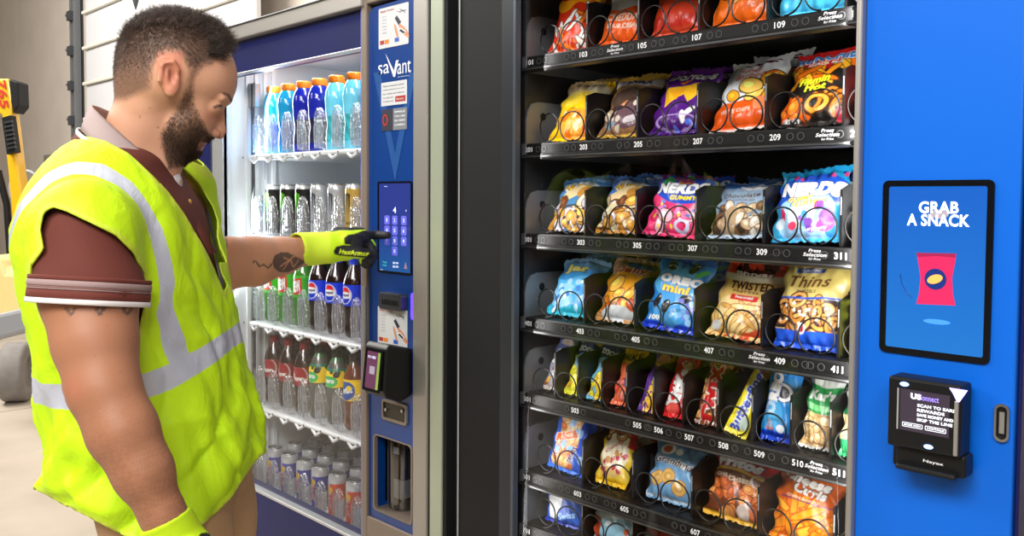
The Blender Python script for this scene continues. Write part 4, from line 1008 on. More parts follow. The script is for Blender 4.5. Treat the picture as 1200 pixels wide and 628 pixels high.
@des
def nutbag(w, h):
    a = A(w, h, (240, 205, 70)); a.ell(.5, .5, .4, .6, (235, 225, 200)); a.food(.05, .9, .72, .98, 12, [(225, 165, 90), (190, 120, 60), (150, 80, 40)], .014, 'ring'); a.band(.6, .9, (205, 30, 40), u0=.85); a.text('Crunchy', .45, .58, .6, .08, (190, 40, 60), .03, .25, .5); a.text('Peanut', .5, .4, .6, .09, (190, 40, 60), .03, .25, .5); a.ell(.5, .2, .3, .12, (225, 190, 120)); a.speck(16, [(190, 60, 90), (200, 150, 90)], .006, .15, .85, .1, .5); a.band(0, .1, (245, 195, 30)); return a
@des
def grannola(w, h):
    a = A(w, h, (110, 160, 205)); a.band(.9, 1, (120, 170, 215)); a.ell(.3, .8, .16, .1, (240, 240, 240)); a.ell(.3, .8, .1, .06, (190, 100, 60)); a.ell(.55, .78, .08, .06, (235, 235, 235)); a.text("Grandma's", .55, .62, .95, .13, (245, 240, 235), .08, .2, -.06); a.text("Grandma's", .55, .62, .93, .12, (70, 40, 40), .02, .2, -.06)
    for x, y in ((.22, .33), (.45, .38), (.72, .25)): a.ell(x, y, .15, .14, (170, 120, 60)); a.ell(x, y, .135, .125, (220, 175, 95)); a.ell(x, y, .08, .07, (200, 150, 80)); a.ell(x+.01, y, .05, .04, (225, 190, 120))
    a.band(.05, .07, (225, 225, 220)); return a
@des
def fritos(w, h):
    a = A(w, h, (110, 55, 30)); a.band(.94, 1, (240, 180, 50)); a.band(.66, 1, (245, 190, 50), -.04, .5); a.band(.7, .94, (196, 28, 34), -.04, .5); a.food(.03, .97, .06, .52, 24, [(210, 110, 50), (225, 140, 70), (180, 85, 40)], .015, edge=(110, 45, 22)); a.text('Fritos', .42, .82, .78, .16, Wt, .08, .25, .06, (40, 60, 150)); a.text('CHILI', .22, .6, .24, .05, (235, 215, 190), .04); a.text('CHEESE', .52, .59, .4, .065, (235, 215, 190), .05, 0, .1); a.ringe(.8, .65, .12, .1, (225, 210, 200), .2); a.ell(.68, .16, .1, .12, (220, 200, 190)); a.band(0, .07, (240, 185, 60)); return a
@des
def cheesecurls(w, h):
    a = A(w, h, (222, 105, 22)); a.grad(.5, 1, (215, 95, 20), (200, 90, 30)); a.food(.0, 1, .0, .5, 30, [(250, 150, 25), (255, 175, 50), (235, 120, 20)], .017, 'stick', edge=(205, 85, 10)); a.text('Cheese', .48, .8, .72, .15, (240, 235, 230), .06, .2, -.12, (70, 50, 60)); a.text('Curls', .55, .66, .5, .13, (240, 235, 230), .06, .2, -.1, (70, 50, 60)); a.rect(.5, .515, .8, .015, (90, 50, 110), -.05); a.text('OVEN BAKED', .45, .55, .5, .035, (240, 220, 200), .02, 0, -.05); a.speck(14, [(190, 80, 20)], .004, 0, 1, .6, 1); a.band(.95, 1, (225, 100, 40)); return a
@des
def bluewhite(w, h):
    a = A(w, h, (30, 90, 200)); a.band(.6, 1, (50, 160, 215)); a.ell(.25, .55, .17, .4, (240, 242, 245), -.1); a.text('CHIPS', .68, .66, .4, .14, (180, 225, 245), .05); a.text('Swiss', .55, .25, .4, .14, (160, 205, 240), .03, .2, .3); a.band(0, .1, (30, 70, 190)); return a
@des
def lowblue(w, h):
    a = A(w, h, (150, 200, 225)); a.band(.8, 1, (190, 80, 50), .03); a.ell(.1, .6, .12, .6, (180, 70, 40)); a.speck(10, [(215, 100, 60), (235, 240, 245)], .008); a.band(.5, .75, (200, 225, 235), .03); return a
@des
def darkbag(w, h):
    a = A(w, h, (110, 30, 24)); a.band(.6, 1, (150, 40, 30)); return a

DZS = {'puffs': 'black and red cheese puff bag showing white and orange puffs', 'cheddar': 'white and orange potato chip bag with golden chips', 'redhot': 'red barbecue chip bag with orange chips', 'orangenut': 'orange corn chip bag with a band of tan pieces', 'skyblue': 'plain sky blue snack bag'}
TRAYN = ['top', 'second', 'third', 'fourth', 'fifth', 'sixth', 'lowest']
NB = ['topmost', 'second', 'third']
YB = .082
# tray, slot, design, height, thickness, lean(deg), yaw(deg), yshift, extra copies behind, name, cat, label, narrow, roll
SN = [
 (0, 0, 'puffs', .2, .045, 20, 8, 0, 1, 'chip_bag', 'bag of chips', 'black and red bag printed with white and orange puffs'),
 (0, 1, 'cheddar', .2, .045, 22, 6, 0, 1, 'chip_bag', 'bag of chips', 'white and orange cheddar chip bag with golden chips'),
 (0, 2, 'redhot', .2, .045, 22, 6, 0, 1, 'chip_bag', 'bag of chips', 'shiny red barbecue chip bag with orange chips'),
 (0, 3, 'orangenut', .2, .045, 22, 6, 0, 1, 'chip_bag', 'bag of chips', 'orange-bottomed bag full of tan corn pieces'),
 (0, 4, 'skyblue', .2, .045, 18, 6, 0, 1, 'snack_bag', 'snack bag', 'light blue snack bag cut by the top of the photo'),
 (1, 0, 'ranchy', 0.145, .05, 30, 6, 0, 1, 'chip_bag', 'bag of chips', 'yellow ring snack bag with an orange oval'),
 (1, 1, 'party', 0.147, .05, 32, 6, 0, 1, 'chip_bag', 'bag of chips', 'brown and white snack bag with blue letters at its top'),
 (1, 2, 'doritos', 0.145, .05, 30, 6, 0, 1, 'chip_bag', 'bag of chips', 'purple tortilla chip bag with yellow chips'),
 (1, 3, 'utz', 0.165, .052, 36, 4, 0, 1, 'chip_bag', 'bag of chips', 'white and orange honey barbeque potato chip bag'),
 (1, 4, 'munchies', 0.155, .052, 32, 5, 0, 1, 'chip_bag', 'bag of chips', 'red and black snack mix bag with blue lettering'),
 (1, 5, 'redbag', 0.12, .05, 25, 4, 0, 0, 'chip_bag', 'bag of chips', 'plain red bag half hidden by the silver door trim'),
 (2, 0, 'cashew', 0.124, .045, 30, 6, 0, 1, 'nut_bag', 'bag of nuts', 'blue-topped nut mix bag on the left end of its tray'),
 (2, 1, 'pretzelmix', 0.126, .045, 30, 6, 0, 1, 'nut_bag', 'bag of nuts', 'golden pretzel mix bag with a blue top'),
 (2, 2, 'nerdpink', 0.121, .045, 26, 4, -.014, 1, 'candy_bag', 'bag of candy', 'pink candy bag with white letters on blue'),
 (2, 3, 'chocpret', 0.12, .045, 34, 4, 0, 1, 'cookie_bag', 'bag of cookies', 'grey-blue chocolate cookie bag'),
 (2, 4, 'nerdblue', 0.13, .048, 24, 3, -.016, 1, 'candy_bag', 'bag of candy', 'sky blue gummy candy bag with white letters'),
 (2, 5, 'whitemix', 0.11, .045, 22, 4, 0, 0, 'snack_bag', 'snack bag', 'white and blue bag half hidden by the silver door trim'),
 (3, 0, 'bluechips', 0.13, .045, 30, 6, 0, 1, 'snack_bag', 'snack bag', 'bright blue snack bag with a yellow word at its top'),
 (3, 1, 'dailyorange', 0.138, .05, 30, 6, 0, 1, 'snack_bag', 'snack bag', 'tan bag with an orange picture and red script'),
 (3, 2, 'oreomini', 0.146, .05, 24, 4, -.014, 1, 'cookie_bag', 'bag of cookies', 'blue mini sandwich cookie bag'),
 (3, 3, 'twisted', 0.147, .045, 28, 4, 0, 1, 'pretzel_bag', 'bag of pretzels', 'cream and red twisted pretzel bag with a dark header'),
 (3, 4, 'thins', 0.152, .05, 18, 2, -.004, 1, 'pretzel_bag', 'bag of pretzels', 'gold and blue bag of thin pretzels'),
 (3, 5, 'lime', .09, .045, 12, 4, 0, 0, 'snack_bag', 'snack bag', 'lime yellow bag half hidden by the silver door trim'),
 (4, 0, 'payday', 0.145, .03, 30, 6, 0, 1, 'candy_pouch', 'candy pouch', 'blue and white pouch at the left end of its tray'),
 (4, 1, 'fruitmix', 0.14, .03, 30, 6, 0, 1, 'candy_pouch', 'candy pouch', 'pale blue pouch bulging with yellow sweets'),
 (4, 2, 'lemonbag', 0.143, .03, 30, 8, 0, 1, 'candy_pouch', 'candy pouch', 'light blue and yellow pouch with a yellow top'),
 (4, 3, 'gummix', 0.14, .03, 28, 8, 0, 1, 'candy_pouch', 'candy pouch', 'orange and pink pouch with a yellow band'),
 (4, 4, 'caramello', 0.147, .018, 30, 6, 0, 1, 'chocolate_bar', 'chocolate bar', 'purple and gold caramel chocolate bar'),
 (4, 5, 'kitkat', 0.14, .02, 28, 6, 0, 1, 'chocolate_bar', 'chocolate bar', 'red wafer bar with white letters'),
 (4, 6, 'twix', 0.132, .022, 28, 6, 0, 1, 'chocolate_bar', 'chocolate bar', 'brown cookie bar with big red letters'),
 (4, 7, 'butter', 0.142, .022, 30, 6, -.02, 1, 'chocolate_bar', 'chocolate bar', 'yellow candy bar with slanting blue letters'),
 (4, 8, 'oreobar', 0.14, .035, 20, 4, -.01, 1, 'cookie_pack', 'pack of cookies', 'blue sandwich cookie sleeve'),
 (4, 9, 'karsnuts', 0.14, .035, 20, 4, -.004, 1, 'nut_bag', 'bag of nuts', 'clear peanut bag with a green label'),
 (4, 10, 'greennuts', 0.13, .035, 20, 4, -.01, 0, 'nut_bag', 'bag of nuts', 'green-ended peanut bag cut by the silver door trim'),
 (5, 0, 'ricecrisp', 0.134, .035, 18, 6, 0, 1, 'cereal_bar', 'cereal bar', 'blue wrapper with a pale crisped rice bar'),
 (5, 1, 'nutbag', 0.128, .035, 24, 6, 0, 1, 'nut_bag', 'bag of nuts', 'yellow and cream peanut bar wrapper with a red edge'),
 (5, 2, 'grannola', 0.116, .045, 24, 5, 0, 1, 'cookie_bag', 'bag of cookies', 'light blue cookie bag with three round cookies'),
 (5, 3, 'fritos', 0.119, .05, 25, 4, 0, 1, 'chip_bag', 'bag of chips', 'brown and yellow corn chip bag with a red oval'),
 (5, 4, 'cheesecurls', 0.125, .052, 24, 3, 0, 1, 'chip_bag', 'bag of chips', 'orange cheese curl bag with silver letters'),
 (6, 0, 'bluewhite', .1, .045, 12, 5, 0, 0, 'snack_bag', 'snack bag', 'blue bag with a white oval at the left end'),
 (6, 1, 'lowblue', .1, .045, 12, 5, 0, 0, 'snack_bag', 'snack bag', 'pale blue bag with a rust-red edge'),
 (6, 2, 'darkbag', .08, .045, 12, 5, 0, 0, 'snack_bag', 'snack bag', 'dark red bag low in the frame'),
]
WID = {'karsnuts': .058, 'oreobar': .057, 'butter': .043, 'twix': .048, 'kitkat': .049, 'caramello': .042, 'ricecrisp': .1, 'nutbag': .078, 'grannola': .105}
ROLL = {'butter': 14, 'caramello': 4, 'nerdblue': -3, 'utz': -4, 'cheddar': 4, 'nerdpink': 3, 'oreomini': 3, 'twisted': 3, 'chocpret': -3, 'cheesecurls': -3, 'fritos': 2, 'ricecrisp': 5}
for n_, (k, j, dn, h, th, lean, yaw, ys, ext, nm, cat, lb) in enumerate(SN):
    bd = bounds[k]; x0, x1 = bd[j], bd[j+1]; sw_ = x1-x0
    w = WID.get(dn, sw_-.012 if sw_ > .1 else sw_-.008)
    art = DES[dn](w, h)
    narrow_ = w < .06
    o = make_wrapper(nm, art, th, kind='bar' if narrow_ and dn in ('butter', 'twix', 'kitkat', 'caramello', 'oreobar') else 'bag', seed=n_+1)
    lean_r = math.radians(lean); 
    c_ = (x0+x1)/2
    if w < sw_-.02: c_ = x0 + w/2 + .01
    elif w < sw_-.01: c_ = x0 + w/2 + .006
    o.location = (c_, YB + th/2*.55 + ys, TZ[k] + .002 + (th/2*.55)*math.sin(lean_r)*.6)
    o.rotation_euler = (-lean_r, math.radians(ROLL.get(dn, 0)), math.radians(yaw)*.6)
    tag(o, f'{lb}, foremost, {TRAYN[k]} snack tray', cat, f'front packets on the {TRAYN[k]} snack tray')
    for q in range(ext):
        c = o.copy(); COL.objects.link(c)
        c.location = (o.location.x + rnd.uniform(-.002, .003), o.location.y + .082*(q+1), o.location.z + (.004 if h > .14 else 0))
        c.rotation_euler = (-lean_r*.75, math.radians(ROLL.get(dn, 0)*.3), math.radians(yaw)*.4)
        short = ' '.join(lb.split()[:9])
        tag(c, f'rear one of the pair: {short}, {TRAYN[k]} tray', cat, f'rear packets on the {TRAYN[k]} snack tray')
# ================================================================== bottles and cans
pet = mat('bottle_plastic_base', rough=.12, attr='Col', spec=.7, coat=.4)
canm = mat('printed_can', rough=.24, attr='Col', metal=.45, spec=.7)
lblm = mat('printed_label', rough=.3, attr='Col', spec=.6)
lidm = mat('can_lid_metal', (200, 202, 206), .22, metal=.95)
def lathe_art(name, prof, art_fn, parent, mt, n=64, m_=60, zr=None):
    """turned body whose skin carries a design; u=.5 faces the front (-y)"""
    zs = np.array([p[1] for p in prof]); rs = np.array([p[0] for p in prof])
    # resample along the profile length
    d = np.r_[0, np.cumsum(np.hypot(np.diff(rs), np.diff(zs)))]; t = np.linspace(0, d[-1], m_)
    R = np.interp(t, d, rs); Z = np.interp(t, d, zs)
    U, TI = np.meshgrid(np.arange(n)/n, np.arange(m_)); A_ = -PI/2 - PI + 2*PI*U
    X = R[TI]*np.cos(A_); Y = R[TI]*np.sin(A_); ZZ = Z[TI]
    C = art_fn(U, ZZ)
    i = (np.arange(m_-1)[:, None]*n + np.arange(n)[None]).ravel(); j = (np.arange(m_-1)[:, None]*n + ((np.arange(n)+1) % n)[None]).ravel()
    Fc = np.stack([i, j, j+n, i+n], 1)
    return np_mesh(name, np.stack([X, Y, ZZ], -1).reshape(-1, 3), Fc, C.reshape(-1, 3), mt, parent)
def wrap(art, z0, z1, base):
    """samples a painted label between two heights"""
    g = art.grid(); ny, nx, _ = g.shape
    def f(U, Z):
        C = np.empty(U.shape+(3,)); C[:] = slin(base)
        v = (Z-z0)/(z1-z0); m_ = (v >= 0) & (v <= 1)
        C[m_] = g[np.clip((v[m_]*ny).astype(int), 0, ny-1), np.clip((U[m_]*nx).astype(int), 0, nx-1)]
        return C
    return f
def solid(c): return lambda U, Z: np.broadcast_to(slin(c), U.shape+(3,)).copy()

SPORT = [(.0, 0), (.026, .001), (.030, .006), (.031, .03), (.030, .055), (.027, .075), (.030, .095), (.0325, .115), (.0325, .118), (.0318, .12), (.033, .135), (.034, .15), (.031, .17), (.024, .188), (.018, .197), (.0165, .205), (0, .205)]
def sport_bottle(liq, label):
    t = empty('sports_drink_bottle', (0, 0, 0), cat='drink bottle')
    lathe_art('bottle_body', SPORT, lambda U, Z: np.where(((Z > .028) & (Z < .1))[..., None], slin(label)*(0.75+.5*((np.sin(U*40+Z*160) > .2)[..., None])), slin(liq)), t, pet)
    B = MB(); cm = mat('orange_cap', (240, 130, 24), .4)
    B.lathe([(.0205, .194), (.0215, .197), (.0215, .212), (.0195, .215), (0, .2155)], cm, n=28)
    for k in range(28): a = 2*PI*k/28; B.box((.0213*math.cos(a)-.0006, .0213*math.sin(a)-.0006, .197), (.0213*math.cos(a)+.0006, .0213*math.sin(a)+.0006, .211), cm)
    B.build('cap', t); return t
SODA = [(.0, 0), (.024, .001), (.0295, .008), (.031, .02), (.0285, .045), (.0315, .07), (.033, .085), (.033, .09), (.0325, .15), (.033, .152), (.033, .158), (.030, .172), (.022, .195), (.015, .212), (.0125, .22), (.0125, .226), (0, .226)]
def soda_bottle(liq, art, z0, z1, capc, nm='soda_bottle', neckclear=(150, 150, 150)):
    t = empty(nm, (0, 0, 0), cat='drink bottle')
    lathe_art('bottle_body', SODA, lambda U, Z: np.where((Z > .2)[..., None], slin(neckclear), slin(liq)), t, pet)
    lp = [(.0335, z0), (.0336, z0+.003)] + [(np.interp(z, [p[1] for p in SODA[1:-1]], [p[0] for p in SODA[1:-1]])+.0007, z) for z in np.linspace(z0+.004, z1, 10)]
    lathe_art('label', lp, wrap(art, z0, z1, (255, 255, 255)), t, lblm, n=150, m_=50)
    B = MB(); cm = mat('cap_%d_%d_%d' % capc, capc, .35)
    B.lathe([(.0145, .218), (.0152, .22), (.0152, .233), (.0138, .2355), (0, .236)], cm, n=24); B.lathe([(.0165, .214), (.0165, .217), (.014, .217)], cm, n=20)
    B.build('cap', t); return t
def can_(H_, R_, art, nm):
    t = empty(nm, (0, 0, 0), cat='drink can')
    pr = [(0, .003), (R_*.75, .002), (R_*.82, 0), (R_, .01), (R_, H_-.016), (R_*.93, H_-.008), (R_*.86, H_-.003)]
    g = wrap(art, 0.006, H_-.014, (200, 202, 206)); lathe_art('can_body', pr, g, t, canm, n=130, m_=70)
    B = MB(); B.lathe([(R_*.86, H_-.004), (R_*.9, H_-.001), (R_*.9, H_), (R_*.85, H_), (R_*.83, H_-.005), (0, H_-.005)], lidm, n=28)
    B.build('lid', t)
    B = MB(); B.prism(ell(R_*.2, R_*.36, 14), (0, -R_*.05, H_-.005), EX, EY, V3(0, 0, .0012), lidm); B.prism(ell(R_*.28, R_*.2, 14), (0, -R_*.45, H_-.0049), EX, EY, V3(0, 0, .0005), dgrey); B.build('pull_tab', t)
    return t
def LA(hh, base, c=.207): return Art(c, hh, base, .0014)
def claw(a, c):
    for dx, l_ in ((-.05, .36), (0, .42), (.05, .38)):
        a.poly([(.5+dx-.018, .86), (.5+dx+.016, .9), (.5+dx+.02, .7), (.5+dx+.008, .78-l_*.5), (.5+dx-.012, .84-l_), (.5+dx-.004, .7)], c)
    a.poly([(.42, .84), (.5, .92), (.59, .86), (.5, .87)], c)
def monster(base, c):
    a = LA(.14, base); a.speck(60, [tuple(min(255, v+14) for v in base)], .005); claw(a, c); claw_ = None
    a.text('ENERGY', .5, .3, .2, .05, c, .03); return can_(.157, .0265, a, 'energy_drink_can')
def slim(body, c2, txt):
    a = LA(.115, (205, 208, 214), .167); a.poly([(.0, 0), (1, 0), (1, .88), (0, .88)], c2); a.poly([(.28, .3), (.5, .45), (.5, .95), (.28, .88)], (205, 208, 214)); a.poly([(.62, .0), (.8, .0), (.8, .5), (.62, .4)], (205, 208, 214)); a.poly([(.84, .45), (1, .55), (1, 1), (.84, .9)], (205, 208, 214))
    a.text(txt, .5, .48, .3, .16, (220, 40, 40), .05, .2, PI/2, (240, 240, 240)); a.ell(.5, .72, .07, .06, (245, 200, 50)); return can_(.135, .0263, a, 'slim_energy_can')
pp = LA(.062, (20, 60, 220)); 
for u in (.5, .0, 1.0):
    pp.ell(u, .5, .115, .125, Wt); pp.ell(u, .5, .105, .115, (20, 60, 220)); pp.ell(u, .5, .1, .11, Wt)
    pp.poly([(u-.085, .62), (u-.06, .82), (u, .88), (u+.06, .82), (u+.09, .62), (u, .66)], (215, 30, 45)); pp.poly([(u-.085, .38), (u-.06, .18), (u, .12), (u+.06, .18), (u+.09, .38), (u, .34)], (20, 60, 200)); pp.text('pepsi', u, .5, .15, .2, (10, 30, 110), .05)
dw = LA(.07, (60, 170, 40)); dw.poly([(.2, .0), (.5, .5), (.3, 1), (0, 1), (0, 0)], (90, 200, 50)); dw.poly([(.36, .1), (.62, .2), (.6, .9), (.4, .8)], (220, 30, 40)); dw.text('DEW', .5, .5, .2, .5, Wt, .06, .2, .25, (20, 70, 30)); dw.text('MTN', .35, .75, .1, .2, Wt, .05, .2, .25)
dr = LA(.062, (120, 18, 26)); dr.ell(.5, .5, .16, .18, (150, 24, 34)); dr.text('Dr', .42, .56, .1, .42, Wt, .04, .2); dr.text('Pepper', .53, .38, .2, .3, Wt, .03, .2); dr.ringe(.5, .5, .19, .2, (200, 160, 160), .1)
br = LA(.06, (240, 205, 30)); br.speck(8, [(30, 90, 50), (20, 60, 40)], .012, 0, 1, .6, 1); br.ell(.5, .3, .14, .09, (60, 180, 90)); br.text('zero', .5, .32, .18, .2, Wt, .05); br.band(.86, 1, (20, 110, 80)); br.ell(.62, .68, .05, .05, (40, 40, 40))
yl = LA(.066, (250, 215, 30)); yl.ell(.5, .48, .15, .15, (30, 80, 170)); yl.text('twist', .5, .48, .24, .3, Wt, .05, .2, .2); yl.ell(.56, .6, .04, .04, (240, 210, 40)); yl.band(.9, 1, (240, 200, 20)); yl.speck(5, [(30, 80, 60)], .006, 0, 1, .05, .3)
rdl = LA(.062, (200, 24, 40)); rdl.text('soda', .5, .5, .3, .5, Wt, .05, .2)
PR = {
 'teal': (lambda: sport_bottle((14, 150, 200), (20, 110, 190)), 'teal sports drink bottle, orange cap'),
 'dark': (lambda: sport_bottle((16, 34, 160), (30, 30, 70)), 'deep blue sports drink bottle, orange cap'),
 'ice': (lambda: sport_bottle((110, 205, 230), (60, 180, 190)), 'ice blue sports drink bottle, orange cap'),
 'red': (lambda: soda_bottle((170, 30, 36), rdl, .09, .152, (220, 60, 40)), 'red drink bottle at the window edge'),
 'mblack': (lambda: monster((26, 26, 28), (110, 215, 50)), 'black energy can with green claw mark'),
 'mwhite': (lambda: monster((200, 204, 210), (60, 64, 72)), 'silver energy can with grey claw mark'),
 'mgold': (lambda: monster((222, 186, 96), (50, 40, 34)), 'golden energy can with dark claw mark'),
 'green': (lambda: soda_bottle((60, 130, 40), dw, .094, .164, (30, 140, 50), neckclear=(70, 150, 50)), 'green soda bottle'),
 'cola': (lambda: soda_bottle((34, 16, 12), pp, .094, .156, (30, 70, 230), neckclear=(40, 24, 20)), 'cola bottle with blue label'),
 'pepper': (lambda: soda_bottle((40, 18, 14), dr, .094, .156, (150, 30, 40), neckclear=(70, 50, 48)), 'dark soda bottle with maroon label'),
 'yzero': (lambda: soda_bottle((90, 92, 86), br, .12, .18, (30, 30, 32), neckclear=(60, 120, 70)), 'clear bottle with yellow and green label'),
 'tea': (lambda: soda_bottle((110, 52, 22), yl, .094, .16, (60, 56, 50), 'tea_bottle', (80, 60, 50)), 'brown tea bottle with yellow label'),
 'rb': (lambda: slim(None, (24, 44, 170), 'Red Bull'), 'silver and blue slim energy can'),
 'rr': (lambda: slim(None, (222, 70, 40), 'Red Bull'), 'silver and orange-red slim energy can'),
 'cyan': (lambda: slim(None, (120, 180, 220), 'Red Bull'), 'silver and pale blue slim energy can'),
}
LAY = [
 [None, 'teal', 'teal', 'dark', 'dark', 'ice', 'ice', 'red'],
 ['cyan', 'mblack', 'mblack', 'mblack', 'mwhite', 'mwhite', 'mgold', 'mgold'],
 [None, 'green', 'green', 'green', 'cola', 'cola', 'cola', 'red'],
 [None, 'pepper', 'pepper', 'pepper', 'yzero', 'yzero', 'tea', 'tea'],
 [None, 'rb', 'rb', 'rb', 'rb', 'rr', 'rr', 'cyan'],
]
SHN = ['top', 'second', 'third', 'fourth', 'lowest']
nth = ['', 'first', 'second', 'third', 'fourth', 'fifth', 'sixth', 'seventh']
proto = {}
for k, row in enumerate(LAY):
    for j, key_ in enumerate(row):
        if key_ is None or j >= len(colx): continue
        fn, lb = PR[key_]
        for q in range(3 if k == 4 else 2):
            if key_ in proto: o = copy_tree(proto[key_])
            else: o = fn(); proto[key_] = o
            o.location = (colx[j]+.002, YS + .052 + q*.073, DZ[k]+.0005)
            o.scale = (.97, .97, .9) if k == 3 else (.98, .98, .95) if k == 2 else (1, 1, 1)
            o.rotation_euler.z = rnd.uniform(-.18, .12) + .1
            pos = ('foremost', 'one behind', 'rearmost')[q]
            if j == 0: where = 'leftmost of all'
            else: where = f'{nth[j]} column' if j < 7 else 'last column'
            tag(o, f'{lb}, {SHN[k]} shelf, {where}, {pos}', 'drink can' if 'can' in lb.split() else 'drink bottle', f'drinks on the {SHN[k]} shelf')
# ================================================================== person
FH = fh
def W3(P):  # (s, q, z) -> world
    P = np.asarray(P, float); S = P[..., 0:1]; Q = P[..., 1:2]
    xy = np.array([CAM.x, CAM.y]) + S*np.array([HV.x, HV.y]) + Q*np.array([FH.x, FH.y])
    return np.concatenate([xy, P[..., 2:3]], -1)
def L3(p): d = Vector(p)-CAM; return np.array([d.dot(HV), d.dot(FH), p[2]])
def K(px, py, q): return L3(PQ(px, py, q))
_RV, _UV, _FV, _C = (np.array(v) for v in (RV, UV, FV, CAM))
def pixof(P):
    w = W3(P)-_C; f = w@_FV
    return 600+F*(w@_RV)/f, PY0-F*(w@_UV)/f
def sell(P, c, r, R=None):
    p = P-np.asarray(c)
    if R is not None: p = p@R
    r = np.asarray(r, float); k0 = np.sqrt(((p/r)**2).sum(-1))+1e-9; k1 = np.sqrt(((p/r**2)**2).sum(-1))+1e-9
    return k0*(k0-1)/k1
def scap(P, a, b, ra, rb, sq=None):
    a = np.asarray(a, float); b = np.asarray(b, float); ab = b-a; t = np.clip(((P-a)@ab)/(ab@ab+1e-12), 0, 1)
    return np.linalg.norm(P-a-t[..., None]*ab, axis=-1)-(ra+(rb-ra)*t)
def smin(a, b, k): h = np.clip(.5+.5*(b-a)/k, 0, 1); return b*(1-h)+a*h-k*h*(1-h)
def smax(a, b, k): return -smin(-a, -b, k)
def chain(P, pts, rs, k=.01):
    d = None
    for i in range(len(pts)-1):
        e = scap(P, pts[i], pts[i+1], rs[i], rs[i+1]); d = e if d is None else smin(d, e, k)
    return d
def nets(fn, lo, hi, h):
    """smooth closed surface of a signed-distance shape"""
    lo = np.array(lo); hi = np.array(hi); n = np.ceil((hi-lo)/h).astype(int)+1
    ax = [lo[i]+h*np.arange(n[i]) for i in range(3)]
    V = np.empty(n)
    for i in range(0, n[0], 24):
        G = np.stack(np.meshgrid(ax[0][i:i+24], ax[1], ax[2], indexing='ij'), -1); V[i:i+24] = fn(G)
    ins = V < 0; c = [slice(0, -1), slice(1, None)]
    cnt = sum(ins[c[a], c[b], c[d]].astype(np.int8) for a in (0, 1) for b in (0, 1) for d in (0, 1))
    act = (cnt > 0) & (cnt < 8); idx = -np.ones(act.shape, int); ids = np.argwhere(act); idx[act] = np.arange(len(ids))
    acc = np.zeros((len(ids), 3)); k = np.zeros(len(ids))
    I, J, L_ = ids.T
    for ax_ in range(3):
        for o1 in (0, 1):
            for o2 in (0, 1):
                o = [0, 0, 0]; oth = [x for x in range(3) if x != ax_]; o[oth[0]] = o1; o[oth[1]] = o2
                v0 = V[I+o[0], J+o[1], L_+o[2]]; o_b = list(o); o_b[ax_] = 1; v1 = V[I+o_b[0], J+o_b[1], L_+o_b[2]]
                m_ = (v0 < 0) != (v1 < 0); t = np.where(m_, v0/(v0-v1+1e-20), 0)
                p = np.tile(np.array(o, float), (len(ids), 1)); p[:, ax_] = t
                acc += p*m_[:, None]; k += m_
    verts = lo+(ids+acc/k[:, None])*h
    faces = []
    for ax_ in range(3):
        a, b = [x for x in range(3) if x != ax_]
        s0 = [slice(None)]*3; s1 = [slice(None)]*3; s0[ax_] = slice(0, -1); s1[ax_] = slice(1, None)
        A0 = ins[tuple(s0)]; A1 = ins[tuple(s1)]
        for flip, m_ in ((0, A0 & ~A1), (1, ~A0 & A1)):
            e = np.argwhere(m_); e = e[(e[:, a] > 0) & (e[:, b] > 0) & (e[:, a] < n[a]-1) & (e[:, b] < n[b]-1)]
            q = []
            for da, db in ((-1, -1), (0, -1), (0, 0), (-1, 0)):
                f_ = e.copy(); f_[:, a] += da; f_[:, b] += db; q.append(idx[f_[:, 0], f_[:, 1], f_[:, 2]])
            q = np.stack(q, 1)
            if (ax_ == 1) ^ bool(flip): q = q[:, ::-1]
            faces.append(q)
    Fq = np.concatenate(faces); Fq = Fq[(Fq >= 0).all(1)]
    return verts, Fq
def relax(V, Fq, it=2, k=.5):
    n = len(V); E = np.concatenate([Fq[:, [0, 1]], Fq[:, [1, 2]], Fq[:, [2, 3]], Fq[:, [3, 0]]]) if Fq.shape[1] == 4 else np.concatenate([Fq[:, [0, 1]], Fq[:, [1, 2]], Fq[:, [2, 0]]])
    for _ in range(it):
        acc = np.zeros_like(V); c = np.zeros(n)
        for a, b in ((0, 1), (1, 0)):
            for d in range(3): acc[:, d] += np.bincount(E[:, a], V[E[:, b], d], n)
            c += np.bincount(E[:, a], minlength=n)
        V = V+(acc/np.maximum(c, 1)[:, None]-V)*k
    return V
def normals(V, Fq):
    T = Fq[:, :3]; N_ = np.cross(V[T[:, 1]]-V[T[:, 0]], V[T[:, 2]]-V[T[:, 0]]); out = np.zeros_like(V)
    for k in range(Fq.shape[1]):
        for d in range(3): out[:, d] += np.bincount(Fq[:, k], N_[:, d], len(V))
    return out/(np.linalg.norm(out, axis=1)[:, None]+1e-12)
def clip(V, T, g, attrs=()):
    """keeps the part of a triangle mesh where g > 0, with a clean cut edge"""
    V = list(map(tuple, V)); g = list(g); at = [list(a) for a in attrs]; out = []; cache = {}
    def cut(i, j):
        key = (min(i, j), max(i, j))
        if key not in cache:
            t = g[i]/(g[i]-g[j]); V.append(tuple(V[i][d]+(V[j][d]-V[i][d])*t for d in range(3))); g.append(0.)
            for a in at: a.append(a[i]+(a[j]-a[i])*t)
            cache[key] = len(V)-1
        return cache[key]
    for tri in T:
        s = [g[i] > 0 for i in tri]; c = sum(s)
        if c == 3: out.append(tuple(tri))
        elif c:
            poly = []
            for k in range(3):
                i, j = tri[k], tri[(k+1) % 3]
                if s[k]: poly.append(i)
                if s[k] != s[(k+1) % 3]: poly.append(cut(i, j))
            for k in range(1, len(poly)-1): out.append((poly[0], poly[k], poly[k+1]))
    V = np.array(V); out = np.array(out); used = np.unique(out); mp = -np.ones(len(V), int); mp[used] = np.arange(len(used))
    return V[used], mp[out], [np.array(a)[used] for a in at]
